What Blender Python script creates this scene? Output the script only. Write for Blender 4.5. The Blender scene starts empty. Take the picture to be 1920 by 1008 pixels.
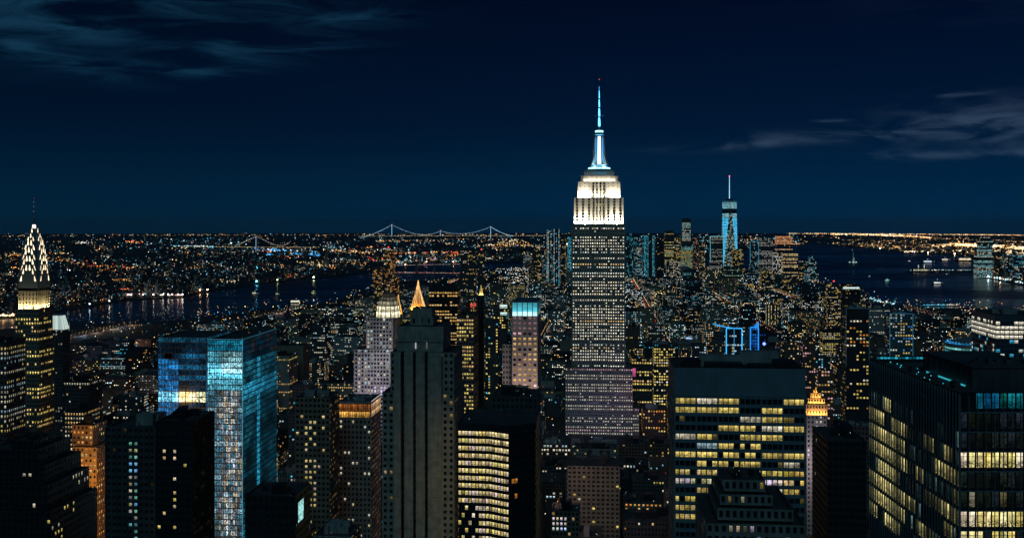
import bpy, math, random
import numpy as np
from mathutils import Vector, Matrix, noise as mn
SC = bpy.context.scene
rng = random.Random(7)

# ------------------------------------------------------------------ camera, sky, light
F, Y0, H = 1950.0, 419.0, 262.0          # focal length and eye level in photo pixels, eye height in metres
RE = 6.371e6
TH = math.radians(4.9)                   # street grid runs 4.9 degrees off the view direction
camd = bpy.data.cameras.new('camera'); cam = bpy.data.objects.new('camera', camd)
SC.collection.objects.link(cam); SC.camera = cam
cam.location = (0, 0, H); cam.rotation_euler = (math.radians(90), 0, 0)
camd.sensor_width = 36.0; camd.lens = 36.0 * F / 1920.0
camd.shift_y = -(504.0 - Y0) / 1920.0
camd.clip_start = 1.0; camd.clip_end = 200000.0
SC.view_settings.view_transform = 'Standard'; SC.view_settings.look = 'None'
SC.view_settings.gamma = 1.0; SC.view_settings.exposure = 0.0
SC.view_settings.use_curve_mapping = False
SC.cycles.max_bounces = 4; SC.cycles.diffuse_bounces = 2; SC.cycles.glossy_bounces = 3
SC.cycles.sample_clamp_indirect = 1.0
SC.cycles.use_adaptive_sampling = True; SC.cycles.adaptive_threshold = 0.03; SC.cycles.adaptive_min_samples = 48
SC.cycles.use_denoising = True


class NT:
    """tiny helper for building node expressions"""
    def __init__(s, tree): s.t = tree
    def n(s, typ, **kw):
        nd = s.t.nodes.new(typ)
        for k, v in kw.items(): setattr(nd, k, v)
        return nd
    def put(s, sock, v):
        if isinstance(v, bpy.types.NodeSocket): s.t.links.new(v, sock)
        else: sock.default_value = v
    def m(s, op, a, b=0.0, c=0.0, clamp=False):
        nd = s.n('ShaderNodeMath', operation=op); nd.use_clamp = clamp
        s.put(nd.inputs[0], a); s.put(nd.inputs[1], b); s.put(nd.inputs[2], c)
        return nd.outputs[0]
    def mix(s, f, a, b, mode='MIX'):
        nd = s.n('ShaderNodeMix', data_type='RGBA', blend_type=mode)
        s.put(nd.inputs[0], f); s.put(nd.inputs[6], a); s.put(nd.inputs[7], b)
        return nd.outputs[2]
    def ramp(s, f, lo, hi, a=0.0, b=1.0):
        nd = s.n('ShaderNodeMapRange', interpolation_type='SMOOTHSTEP')
        s.put(nd.inputs[0], f)
        for i, v in enumerate((lo, hi, a, b)): nd.inputs[i + 1].default_value = v
        return nd.outputs[0]
    def noise(s, vec, scale, detail=3.0, dist=0.0, rough=0.55):
        nd = s.n('ShaderNodeTexNoise')
        s.put(nd.inputs['Vector'], vec); nd.inputs['Scale'].default_value = scale
        nd.inputs['Detail'].default_value = detail; nd.inputs['Distortion'].default_value = dist
        nd.inputs['Roughness'].default_value = rough
        return nd.outputs['Fac']
    def comb(s, x, y, z=0.0):
        nd = s.n('ShaderNodeCombineXYZ')
        for i, v in enumerate((x, y, z)): s.put(nd.inputs[i], v)
        return nd.outputs[0]
    def sep(s, v):
        nd = s.n('ShaderNodeSeparateXYZ'); s.put(nd.inputs[0], v)
        return nd.outputs


world = bpy.data.worlds.new('World'); SC.world = world; world.use_nodes = True
wt = world.node_tree; wt.nodes.clear(); W_ = NT(wt)
geo = W_.n('ShaderNodeTexCoord')
sx, sy, sz = W_.sep(geo.outputs['Generated'])
az = W_.m('ARCTAN2', sx, sy)
hor = W_.m('SQRT', W_.m('ADD', W_.m('MULTIPLY', sx, sx), W_.m('MULTIPLY', sy, sy)))
el = W_.m('DIVIDE', sz, W_.m('MAXIMUM', hor, 0.02))
SKY_H, SKY_M, SKY_Z = (0.0002, 0.0215, 0.056, 1), (0.0002, 0.0084, 0.029, 1), (0.0002, 0.0031, 0.0145, 1)
c1 = W_.mix(W_.ramp(el, -0.01, 0.11), SKY_H, SKY_M)
c1 = W_.mix(W_.ramp(el, 0.06, 0.24), c1, SKY_Z)
# the glow of the city is a little stronger to the west
c1 = W_.mix(W_.ramp(az, -0.5, 0.45, 0.0, 1.0), W_.mix(1.0, c1, (0.8, 0.80, 0.78, 1), 'MULTIPLY'), W_.mix(1.0, c1, (1.0, 1.04, 1.16, 1), 'MULTIPLY'))
vec = W_.comb(W_.m('MULTIPLY', W_.m('ADD', az, W_.m('MULTIPLY', el, -0.8)), 9.0), W_.m('MULTIPLY', el, 52.0))
n1 = W_.noise(vec, 1.0, 5.0, 0.9, 0.58)
n2 = W_.noise(vec, 0.35, 3.0, 0.5)
vec2 = W_.comb(W_.m('MULTIPLY', az, 14.0), W_.m('MULTIPLY', el, 62.0), 3.3)
n3 = W_.noise(vec2, 1.0, 5.0, 0.7, 0.55)

def blob(px, py, sxp, syp, tilt=0.0):
    a0, e0 = math.atan((px - 960) / F), (Y0 - py) / F
    dx = W_.m('SUBTRACT', az, a0); dy = W_.m('SUBTRACT', W_.m('SUBTRACT', el, e0), W_.m('MULTIPLY', dx, tilt))
    dx = W_.m('DIVIDE', dx, sxp / F); dy = W_.m('DIVIDE', dy, syp / F)
    r2 = W_.m('ADD', W_.m('MULTIPLY', dx, dx), W_.m('MULTIPLY', dy, dy))
    return W_.m('EXPONENT', W_.m('MULTIPLY', r2, -1.0))

msk = None
for b in ((230, 15, 330, 62, .05), (500, 106, 130, 24, .10), (480, 92, 90, 12, .12), (60, 65, 150, 22, -.2), (70, 130, 120, 18, -.22), (350, 146, 150, 12, -.06), (640, 40, 120, 16, 0),
          (-250, 90, 260, 60, 0), (-420, -150, 420, 120, .1)):
    o = blob(*b); msk = o if msk is None else W_.m('ADD', msk, o)
mskr = None
for b in ((1850, 246, 130, 26, .02), (1600, 262, 150, 9, -.02), (1790, 300, 210, 8, 0), (1775, 198, 60, 3.5, .05), (1560, 235, 30, 2.5, 0), (2120, 250, 260, 40, 0),
          (1400, 275, 120, 8, .05), (2300, -60, 360, 90, 0)):
    o = blob(*b); mskr = o if mskr is None else W_.m('ADD', mskr, o)
cl = W_.m('MULTIPLY', W_.m('MINIMUM', msk, 1.25), W_.ramp(n1, 0.37, 0.66))
cr = W_.m('MULTIPLY', W_.m('MINIMUM', mskr, 1.0), W_.ramp(n3, 0.36, 0.66))
# loose cloud elsewhere, high overhead and behind
away = W_.m('MULTIPLY', W_.ramp(el, 0.35, 0.9), W_.m('MULTIPLY', W_.ramp(n2, 0.45, 0.7), W_.ramp(n1, 0.4, 0.7)))
cl = W_.m('ADD', cl, away)
c2 = W_.mix(1.0, c1, W_.mix(W_.m('MULTIPLY', cl, 0.95, clamp=True), (0, 0, 0, 1), (0.005, 0.027, 0.050, 1)), 'ADD')
c2 = W_.mix(1.0, c2, W_.mix(W_.m('MULTIPLY', cr, 1.0, clamp=True), (0, 0, 0, 1), (0.024, 0.038, 0.056, 1)), 'ADD')
bg = W_.n('ShaderNodeBackground'); W_.put(bg.inputs[0], c2); bg.inputs[1].default_value = 1.0
wo = W_.n('ShaderNodeOutputWorld'); wt.links.new(bg.outputs[0], wo.inputs[0])

sund = bpy.data.lights.new('city_glow_fill', 'SUN'); sund.energy = 0.21; sund.angle = math.radians(25); sund.color = (0.30, 0.80, 1.0)  # unseen fill added in place of the ambient city glow on walls
sun = bpy.data.objects.new('city_glow_fill', sund); SC.collection.objects.link(sun)
sun.rotation_euler = (math.radians(52), 0, math.radians(-6)); sun.location = (0, 0, 600)

# ------------------------------------------------------------------ helpers
def link(o, parent=None):
    SC.collection.objects.link(o)
    if parent is not None: o.parent = parent
    return o

def tag(o, label=None, cat=None, group=None, kind=None):
    for k, v in (('label', label), ('category', cat), ('group', group), ('kind', kind)):
        if v: o[k] = v
    return o

class MB:
    def __init__(s): s.v = []; s.n = []; s.m = []; s.c = []; s.uv = []
    def q(s, a, b, c, d, m=0, col=(0, 0, 0)):
        s.v += (a, b, c, d); s.n.append(4); s.m.append(m); s.c.append(col); s.uv += ((0, 0), (1, 0), (1, 1), (0, 1))
    def t(s, a, b, c, m=0, col=(0, 0, 0)):
        s.v += (a, b, c); s.n.append(3); s.m.append(m); s.c.append(col); s.uv += ((0, 0), (1, 0), (.5, 1))
    def poly(s, pts, m=0, col=(0, 0, 0)):
        s.v += tuple(pts); s.n.append(len(pts)); s.m.append(m); s.c.append(col); s.uv += ((.5, .5),) * len(pts)
    def box(s, x0, x1, y0, y1, z0, z1, m=0, col=(0, 0, 0), bottom=False):
        p = [(x0, y0, z0), (x1, y0, z0), (x1, y1, z0), (x0, y1, z0), (x0, y0, z1), (x1, y0, z1), (x1, y1, z1), (x0, y1, z1)]
        s.q(p[0], p[1], p[5], p[4], m, col); s.q(p[1], p[2], p[6], p[5], m, col)
        s.q(p[2], p[3], p[7], p[6], m, col); s.q(p[3], p[0], p[4], p[7], m, col); s.q(p[4], p[5], p[6], p[7], m, col)
        if bottom: s.q(p[3], p[2], p[1], p[0], m, col)
    def prism(s, pts, z0, z1, m=0, col=(0, 0, 0), top=True, pts1=None):
        n = len(pts); p1 = pts1 or pts
        for i in range(n):
            a, b = pts[i], pts[(i + 1) % n]; c, d = p1[(i + 1) % n], p1[i]
            s.q((a[0], a[1], z0), (b[0], b[1], z0), (c[0], c[1], z1), (d[0], d[1], z1), m, col)
        if top: s.poly([(p[0], p[1], z1) for p in p1], m, col)
    def bar(s, a, b, r, n=4, m=0, col=(0, 0, 0), r1=None):
        a, b = Vector(a), Vector(b); d = (b - a)
        if d.length < 1e-6: return
        d.normalize(); u = d.orthogonal().normalized(); w = d.cross(u); r1 = r if r1 is None else r1
        A = []; Bp = []
        for i in range(n):
            t = 2 * math.pi * (i + .5) / n; k = u * math.cos(t) + w * math.sin(t)
            A.append(tuple(a + k * r)); Bp.append(tuple(b + k * r1))
        for i in range(n):
            j = (i + 1) % n; s.q(A[i], A[j], Bp[j], Bp[i], m, col)
        s.poly(Bp, m, col); s.poly(A[::-1], m, col)
    def octa(s, c, r, m=0, col=(0, 0, 0), rx=None):
        x, y, z = c; k = rx or r
        P = [(x + k, y, z), (x, y + r, z), (x - k, y, z), (x, y - r, z)]; T = (x, y, z + r); Bt = (x, y, z - r)
        for i in range(4):
            a, b = P[i], P[(i + 1) % 4]
            s.t(a, b, T, m, col); s.t(b, a, Bt, m, col)
    def build(s, name, mats, parent=None, kind=None, smooth=False):
        me = bpy.data.meshes.new(name)
        if not s.n: s.t((0, 0, 0), (.01, 0, 0), (0, .01, 0))
        V = np.array(s.v, dtype=np.float32); N = np.array(s.n, dtype=np.int32)
        me.vertices.add(len(V)); me.vertices.foreach_set('co', V.ravel())
        me.loops.add(len(V)); me.loops.foreach_set('vertex_index', np.arange(len(V), dtype=np.int32))
        st = np.zeros(len(N), dtype=np.int32); st[1:] = np.cumsum(N)[:-1]
        me.polygons.add(len(N)); me.polygons.foreach_set('loop_start', st); me.polygons.foreach_set('loop_total', N)
        me.polygons.foreach_set('material_index', np.array(s.m, dtype=np.int32))
        me.update(calc_edges=True)
        if any(c != (0, 0, 0) for c in s.c[:2000]) or max(map(max, s.c)) > 0:
            at = me.attributes.new('glow', 'FLOAT_VECTOR', 'FACE')
            at.data.foreach_set('vector', np.array(s.c, dtype=np.float32).ravel())
            ul = me.uv_layers.new(name='UVMap')
            ul.data.foreach_set('uv', np.array(s.uv, dtype=np.float32).ravel())
        for mt in (mats if isinstance(mats, (list, tuple)) else [mats]): me.materials.append(mt)
        if smooth: me.polygons.foreach_set('use_smooth', [True] * len(N))
        o = bpy.data.objects.new(name, me); link(o, parent)
        if kind: o['kind'] = kind
        return o

def empty(name, loc, rz=0.0, label=None, cat=None, group=None):
    o = bpy.data.objects.new(name, None); link(o); o.location = loc; o.rotation_euler = (0, 0, rz)
    o.empty_display_size = 1.0
    return tag(o, label, cat, group)

def gz(x, y): return -(x * x + y * y) / (2 * RE)
def PX(px, D): return (px - 960) / F * D
def PZ(py, D): return H + (Y0 - py) / F * D
def depth_of(py, px):
    """distance (along the view) at which the curved ground shows at photo height py"""
    c = math.cos(math.atan((px - 960) / F)); R2 = RE * c * c; a = (py - Y0) / F
    q = a * a - 2 * H / R2
    if q <= 0 or a <= 0: return R2 * max(a, math.sqrt(2 * H / R2))
    return R2 * (a - math.sqrt(q))
def lerp_poly(P, x):
    if x <= P[0][0]: return P[0][1]
    for (a, b), (c, d) in zip(P, P[1:]):
        if x <= c: return b + (d - b) * (x - a) / (c - a)
    return P[-1][1]
MAN = [(-900, 650), (0, 617), (100, 612), (240, 606), (340, 600), (420, 590), (500, 578), (620, 566), (690, 545), (720, 532), (760, 526), (870, 521), (920, 514), (1000, 508),
       (1100, 505), (1450, 507), (1505, 517), (1545, 533), (1620, 558), (1690, 572), (1750, 577), (1830, 577), (1920, 592), (2900, 700)]
FAR = [(-900, 600), (0, 596), (40, 592), (130, 580), (230, 562), (340, 557), (370, 549), (480, 532), (560, 524), (640, 518), (700, 506), (760, 499), (870, 493), (1000, 490), (1300, 484),
       (1400, 468), (1470, 456), (1500, 454), (1600, 463), (1700, 473), (1760, 476), (1824, 479), (1830, 517), (1860, 522), (1920, 535), (2900, 640)]

# ------------------------------------------------------------------ materials
def mat(name):
    m = bpy.data.materials.new(name); m.use_nodes = True
    b = m.node_tree.nodes['Principled BSDF']; return m, b, NT(m.node_tree)

def stone(name, col, rough=.8, var=.35, scale=.12, streak=True):
    m, b, T = mat(name)
    tc = T.n('ShaderNodeTexCoord').outputs['Object']
    n = T.noise(tc, scale, 5.0)
    x, y, z = T.sep(tc)
    st = T.noise(T.comb(T.m('MULTIPLY', x, 1.0), T.m('MULTIPLY', y, 1.0), T.m('MULTIPLY', z, .06)), .9, 3.0)
    f = T.m('ADD', T.m('MULTIPLY', n, .6), T.m('MULTIPLY', st, .4)) if streak else n
    d = tuple(c * (1 - var) for c in col) + (1,); l = tuple(min(1, c * (1 + var)) for c in col) + (1,)
    T.put(b.inputs['Base Color'], T.mix(T.ramp(f, .3, .7), d, l)); b.inputs['Roughness'].default_value = rough
    return m

def lit_mat(name, obj_col=False, rich=True):
    m = bpy.data.materials.new(name); m.use_nodes = True; t = m.node_tree; t.nodes.clear(); T = NT(t)
    if obj_col:
        oi = T.n('ShaderNodeObjectInfo'); col = oi.outputs['Color']
    else:
        at = T.n('ShaderNodeAttribute'); at.attribute_name = 'glow'; col = at.outputs['Vector']
    f = 1.0
    if rich:
        uvn = T.n('ShaderNodeUVMap') if not obj_col else T.n('ShaderNodeTexCoord')
        tc = T.n('ShaderNodeTexCoord').outputs['Object']
        if obj_col:
            vadd = T.n('ShaderNodeVectorMath', operation='ADD'); T.put(vadd.inputs[0], tc)
            T.put(vadd.inputs[1], T.comb(T.m('MULTIPLY', oi.outputs['Random'], 91.0), T.m('MULTIPLY', oi.outputs['Random'], 37.0), 0.0)); tc = vadd.outputs[0]
        u, v, _ = T.sep(T.n('ShaderNodeUVMap').outputs[0])
        x, y, z = T.sep(tc); s_ = T.m('ADD', x, T.m('MULTIPLY', y, .93))
        big = T.noise(tc, .55, 2.0, .3)
        desk = T.noise(T.comb(T.m('MULTIPLY', s_, 2.6), 0.0, T.m('MULTIPLY', z, 3.6)), 1.0, 3.0, .8)
        blind = T.noise(T.comb(T.m('MULTIPLY', s_, 4.5), 0.0, T.m('MULTIPLY', z, .2)), 1.0, 1.0)
        low = T.m('MULTIPLY', T.ramp(v, .3, .62, 1.0, 0.0), T.ramp(desk, .44, .54, .0, .85))      # furniture and people low in the room
        ceil = T.m('MULTIPLY', T.ramp(v, .68, .80, 0.0, 1.0), T.ramp(desk, .46, .56, .0, .75))    # ceiling lamps high in the room
        f = T.m('MULTIPLY', T.ramp(big, .32, .66, .45, 1.2), T.ramp(blind, .38, .58, .6, 1.1))
        f = T.m('MULTIPLY', f, T.m('SUBTRACT', 1.0, low)); f = T.m('ADD', f, T.m('MULTIPLY', f, ceil))
    e = T.n('ShaderNodeEmission'); T.put(e.inputs[0], col); T.put(e.inputs[1], f)
    o = T.n('ShaderNodeOutputMaterial'); t.links.new(e.outputs[0], o.inputs[0])
    m.cycles.emission_sampling = 'NONE'
    return m

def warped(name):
    """curtain wall of lit rooms; speckled glow paints in reflections on uneven panes"""
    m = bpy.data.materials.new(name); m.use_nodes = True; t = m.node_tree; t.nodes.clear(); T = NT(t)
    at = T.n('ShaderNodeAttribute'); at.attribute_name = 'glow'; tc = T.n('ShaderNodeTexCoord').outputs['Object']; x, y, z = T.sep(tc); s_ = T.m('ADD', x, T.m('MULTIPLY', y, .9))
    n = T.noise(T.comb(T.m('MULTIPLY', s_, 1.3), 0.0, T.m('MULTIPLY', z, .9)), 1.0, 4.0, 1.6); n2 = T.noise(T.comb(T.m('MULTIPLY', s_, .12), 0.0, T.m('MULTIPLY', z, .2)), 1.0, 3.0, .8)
    f = T.m('MULTIPLY', T.ramp(n, .42, .62, .06, 2.2), T.ramp(n2, .3, .65, .45, 1.4))  # noise breaks up the glow to paint reflections into the panes
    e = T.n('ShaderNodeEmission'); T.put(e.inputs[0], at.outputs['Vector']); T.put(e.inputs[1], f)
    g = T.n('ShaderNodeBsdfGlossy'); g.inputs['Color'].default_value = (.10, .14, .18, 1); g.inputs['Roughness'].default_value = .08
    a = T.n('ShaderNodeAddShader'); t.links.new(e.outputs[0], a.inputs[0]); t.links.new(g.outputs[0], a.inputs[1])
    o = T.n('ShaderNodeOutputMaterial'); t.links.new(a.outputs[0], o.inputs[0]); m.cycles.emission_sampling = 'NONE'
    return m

def glass(name, col=(.01, .018, .022), rough=.08, spec=.6):
    m, b, T = mat(name)
    tc = T.n('ShaderNodeTexCoord').outputs['Object']
    n = T.noise(tc, .35, 2.0)
    T.put(b.inputs['Base Color'], T.mix(T.ramp(n, .3, .7), tuple(c * .6 for c in col) + (1,), tuple(c * 1.6 for c in col) + (1,)))
    b.inputs['Roughness'].default_value = rough; b.inputs['Specular IOR Level'].default_value = spec
    return m

def metal(name, col, rough=.45):
    m, b, T = mat(name)
    tc = T.n('ShaderNodeTexCoord').outputs['Object']; n = T.noise(tc, .8, 3.0)
    T.put(b.inputs['Base Color'], T.mix(n, tuple(c * .7 for c in col) + (1,), tuple(c * 1.3 for c in col) + (1,)))
    b.inputs['Roughness'].default_value = rough; b.inputs['Metallic'].default_value = .6
    return m

M = dict(
    lime=stone('limestone', (.37, .34, .29), .8, .15), stone=stone('grey_stone', (.26, .25, .23)), buff=stone('buff_brick', (.24, .2, .15)),
    brick=stone('red_brick', (.16, .09, .07)), dark=stone('dark_stone', (.075, .075, .08)), black=stone('black_cladding', (.025, .028, .032), .5),
    concrete=stone('concrete', (.3, .3, .29)), pink=stone('pale_pink_stone', (.44, .40, .37)), steel=metal('steel_cladding', (.3, .32, .34)),
    mull=metal('mullion_metal', (.12, .15, .17)), darkmetal=metal('dark_metal', (.04, .045, .05)), roof=stone('roofing_felt', (.07, .072, .075), .9),
    gold=metal('gilded_tile', (.7, .42, .12), .4), bluepanel=stone('blue_grey_panel', (.16, .22, .26), .6, .15), glass=glass('dark_window_glass'),
    bglass=glass('blue_curtain_glass', (.015, .05, .08), .05, .8), lit=lit_mat('lit_window'), lamp=lit_mat('lamp_light', rich=False), litobj=lit_mat('lit_pane', True),
    white=stone('white_paint', (.7, .7, .68), .6, .1), wood=stone('timber_tank', (.12, .08, .05)), copper=stone('green_copper', (.18, .34, .28), .6),
    warp=warped('lit_glass_painted_reflections'), palestone=stone('pale_ashlar', (.38, .33, .28), .85, .3, .25))

WARM, YEL, AMB, WHI, COOL, CYA, BLU, PNK, RED = (1, .62, .22), (1, .76, .20), (1, .38, .07), (1, .91, .68), (.60, .88, 1), (.06, .62, .90), (.02, .22, .95), (1, .55, .62), (1, .06, .05)
def sc3(c, k): return (c[0] * k, c[1] * k, c[2] * k)

def mk_lit(mode='rand', p=.3, pal=((WARM, 1),), I=.8, seed=0, rw=(.35, .4, .25)):
    R = random.Random(seed); cols = [c for c, w in pal]; ws = [w for c, w in pal]; rows = {}; run = {}; colp = {}
    def f(face, i, j, nb, nf):
        if mode == 'none': return None
        if mode == 'rows':
            if i not in rows:
                rows[i] = R.choices((.04, min(1, p * 1.3), .96), rw)[0]
                run[('c', i)] = R.choices(cols, ws)[0]
            pr = rows[i]; c = run[('c', i)] if R.random() < .8 else R.choices(cols, ws)[0]
        elif mode == 'cols':
            k = (face, j)
            if k not in colp: colp[k] = R.choice((.05, p, p * 2.2))
            pr = colp[k]; c = R.choices(cols, ws)[0]
        elif mode == 'full': pr = p; c = R.choices(cols, ws)[0]
        else:
            k = (face, i)
            if run.get(k, 0) > 0 and R.random() < .85:
                run[k] -= 1; pr = 1.0; c = run.get(('c',) + k, cols[0])
            else:
                pr = p * .6; c = R.choices(cols, ws)[0]
                if R.random() < pr: run[k] = R.choice((0, 0, 1, 1, 2, 3)); run[('c',) + k] = c; pr = 1.0
                else: pr = 0.0
        if R.random() < pr:
            return sc3(c, I * R.choice((.35, .6, .8, 1, 1, 1.2)))
        return None
    return f

# individual window objects (frame standing proud of the pane); alike windows share one mesh
_wm = {}
def window_mesh(w, h, lit, fr=M['mull']):
    k = (round(w, 1), round(h, 1), lit, fr.name)
    if k in _wm: return _wm[k]
    w, h = k[0], k[1]; t = min(.14, w * .07); a, b = w / 2, h / 2; d = -.08
    mb = MB(); mb.q((-a, 0, -b), (a, 0, -b), (a, 0, b), (-a, 0, b), 0, (1, 1, 1))
    o = [(-a, d, -b), (a, d, -b), (a, d, b), (-a, d, b)]; n = [(-a + t, d, -b + t), (a - t, d, -b + t), (a - t, d, b - t), (-a + t, d, b - t)]; z = [(p[0], 0, p[2]) for p in n]
    for i in range(4):
        j = (i + 1) % 4; mb.q(o[i], o[j], n[j], n[i], 1, (1, 1, 1)); mb.q(n[i], n[j], z[j], z[i], 1, (1, 1, 1))
    if h > 1.5:      # transom bar
        zt = b * .42; mb.q((-a + t, d * .8, zt), (a - t, d * .8, zt), (a - t, d * .8, zt + t * .7), (-a + t, d * .8, zt + t * .7), 1, (1, 1, 1))
    ob = mb.build('window', [M['litobj'] if lit else M['glass'], fr]); me = ob.data
    bpy.data.objects.remove(ob); _wm[k] = me
    return me

VR = random.Random(12)
class Indiv:
    def __init__(s, root, cap=290): s.root = root; s.cap = cap; s.n = 0
    def add(s, c, ang, w, h, col):
        if s.n >= s.cap: return False
        o = bpy.data.objects.new('window', window_mesh(w, h, col is not None)); link(o, s.root)
        o.location = c; o.rotation_euler = (0, 0, ang)
        if col is not None: o.color = (col[0], col[1] * VR.uniform(.88, 1.08), col[2] * VR.choice((.6, .8, 1, 1.2, 1.7)), 1.0)
        s.n += 1
        return True

def facade(Wb, Gb, A, B, z0, z1, nb, nf, wf, hf, rec, lit, fid=0, ind=None, blank=0.0, wm=0, ribs=0, ribd=.4, zmin=0.0, gm=1, sill=.55):
    """one wall between footprint points A and B (outward side to the right of A>B): spandrels, piers, reveals and panes"""
    dx, dy = B[0] - A[0], B[1] - A[1]; L = math.hypot(dx, dy); ux, uy = dx / L, dy / L; nx, ny = uy, -ux; ang = math.atan2(uy, ux)
    P = lambda s, z, o=0.0: (A[0] + ux * s + nx * o, A[1] + uy * s + ny * o, z)
    top = z1 - blank
    if zmin > z0:
        k = int((zmin - z0) / max(.1, (top - z0) / nf)); fh = (top - z0) / nf
        k = min(k, nf - 1); Wb.q(P(0, z0), P(L, z0), P(L, z0 + k * fh), P(0, z0 + k * fh), wm); z0 = z0 + k * fh; nf -= k
    fh = (top - z0) / nf; bay = L / nb; ww = bay * wf; g = (bay - ww) / 2; prev = z0
    for i in range(nf):
        zb = z0 + i * fh + fh * (1 - hf) * sill; zt = zb + fh * hf
        if zb > prev + 1e-3: Wb.q(P(0, prev), P(L, prev), P(L, zb), P(0, zb), wm)
        if rec > 0:
            Wb.q(P(0, zb), P(L, zb), P(L, zb, -rec), P(0, zb, -rec), wm); Wb.q(P(0, zt, -rec), P(L, zt, -rec), P(L, zt), P(0, zt), wm)
            if wf < .99:
                for j in range(nb + 1):
                    s0 = max(0, j * bay - g); s1 = min(L, j * bay + g)
                    Wb.q(P(s0, zb), P(s1, zb), P(s1, zt), P(s0, zt), wm)
                    if j > 0: Wb.q(P(s0, zb, -rec), P(s0, zb), P(s0, zt), P(s0, zt, -rec), wm)
                    if j < nb: Wb.q(P(s1, zb), P(s1, zb, -rec), P(s1, zt, -rec), P(s1, zt), wm)
        else: Wb.q(P(0, zb), P(L, zb), P(L, zt), P(0, zt), wm)
        ro = -rec if rec > 0 else .04
        for j in range(nb):
            s0, s1 = j * bay + g, (j + 1) * bay - g
            c = lit(fid, nf - 1 - i, j, nb, nf)
            if rec == 0 and c is None: continue
            if ind is not None and ind.add(P((s0 + s1) / 2, (zb + zt) / 2, ro), ang, ww, zt - zb, c): continue
            Gb.q(P(s0, zb, ro), P(s1, zb, ro), P(s1, zt, ro), P(s0, zt, ro), 0 if c is not None else gm, c or (0, 0, 0))
        prev = zt
    if z1 > prev + 1e-3: Wb.q(P(0, prev), P(L, prev), P(L, z1), P(0, z1), wm)
    if ribs:
        k = 0
        while k <= nb:
            s = min(L - .15, max(.15, k * bay)); r = .16
            a, b, c, d = P(s - r, z0, .003), P(s - r, z0, ribd), P(s + r, z0, ribd), P(s + r, z0, .003)
            up = lambda p: (p[0], p[1], z1 - .02)
            Wb.q(a, b, up(b), up(a), wm); Wb.q(b, c, up(c), up(b), wm); Wb.q(c, d, up(d), up(c), wm)
            k += ribs

def roof_kit(Rb, pts, z, seed, plant=True, Kb=None):
    """deck behind a parapet, bulkheads and machinery"""
    R = random.Random(seed); n = len(pts); cx = sum(p[0] for p in pts) / n; cy = sum(p[1] for p in pts) / n
    wx = max(p[0] for p in pts) - min(p[0] for p in pts); wy = max(p[1] for p in pts) - min(p[1] for p in pts)
    k = 1 - 1.0 / max(6, min(wx, wy)); inn = [(cx + (p[0] - cx) * k, cy + (p[1] - cy) * k) for p in pts]
    for i in range(n):
        j = (i + 1) % n; a, b, c, d = pts[i], pts[j], inn[j], inn[i]
        Rb.q((*a, z), (*b, z), (*c, z), (*d, z)); Rb.q((*d, z), (*c, z), (*c, z - 1.0), (*d, z - 1.0))
    Rb.poly([(*p, z - 1.0) for p in inn])
    if plant:
        for t in range(R.choice((1, 2, 3, 4))):
            w = wx * R.uniform(.1, .35); d = wy * R.uniform(.15, .4); x = cx + R.uniform(-.3, .3) * (wx - w); y = cy + R.uniform(-.3, .3) * (wy - d)
            Kb.box(x - w / 2, x + w / 2, y - d / 2, y + d / 2, z - .99 - t * .004, z + R.uniform(1.2, 5.5))
        for t in range(R.choice((2, 4, 6))):
            x = cx + R.uniform(-.4, .4) * wx * k; y = cy + R.uniform(-.4, .4) * wy * k; s = R.uniform(.6, 1.6)
            Kb.box(x - s, x + s, y - s * .7, y + s * .7, z - .98 - t * .004, z + R.uniform(.2, 1.4))

def tank(root, x, y, z):
    T = MB(); n = 10; r = 2.0; h = 3.4
    for s in ((-1, -1), (1, -1), (1, 1), (-1, 1)): T.bar((x + s[0] * 1.2, y + s[1] * 1.2, z - 1), (x + s[0] * 1.2, y + s[1] * 1.2, z + 3), .14)
    c = [(x + r * math.cos(2 * math.pi * i / n), y + r * math.sin(2 * math.pi * i / n)) for i in range(n)]
    T.poly([(*p, z + 3) for p in c[::-1]]); T.prism(c, z + 3, z + 3 + h, top=False)
    for i in range(n): T.t((*c[i], z + 3 + h), (*c[(i + 1) % n], z + 3 + h), (x, y, z + 4.4 + h))
    T.build('water_tank', M['wood'], root)

def seedk(v): return int(v * 13) % 2
HERO = []    # (px0, px1, ytop, yprotected, D, rectangle in grid frame)
def rect(w0, w1, y0, y1): return [(w0, y0), (w1, y0), (w1, y1), (w0, y1)]

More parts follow.
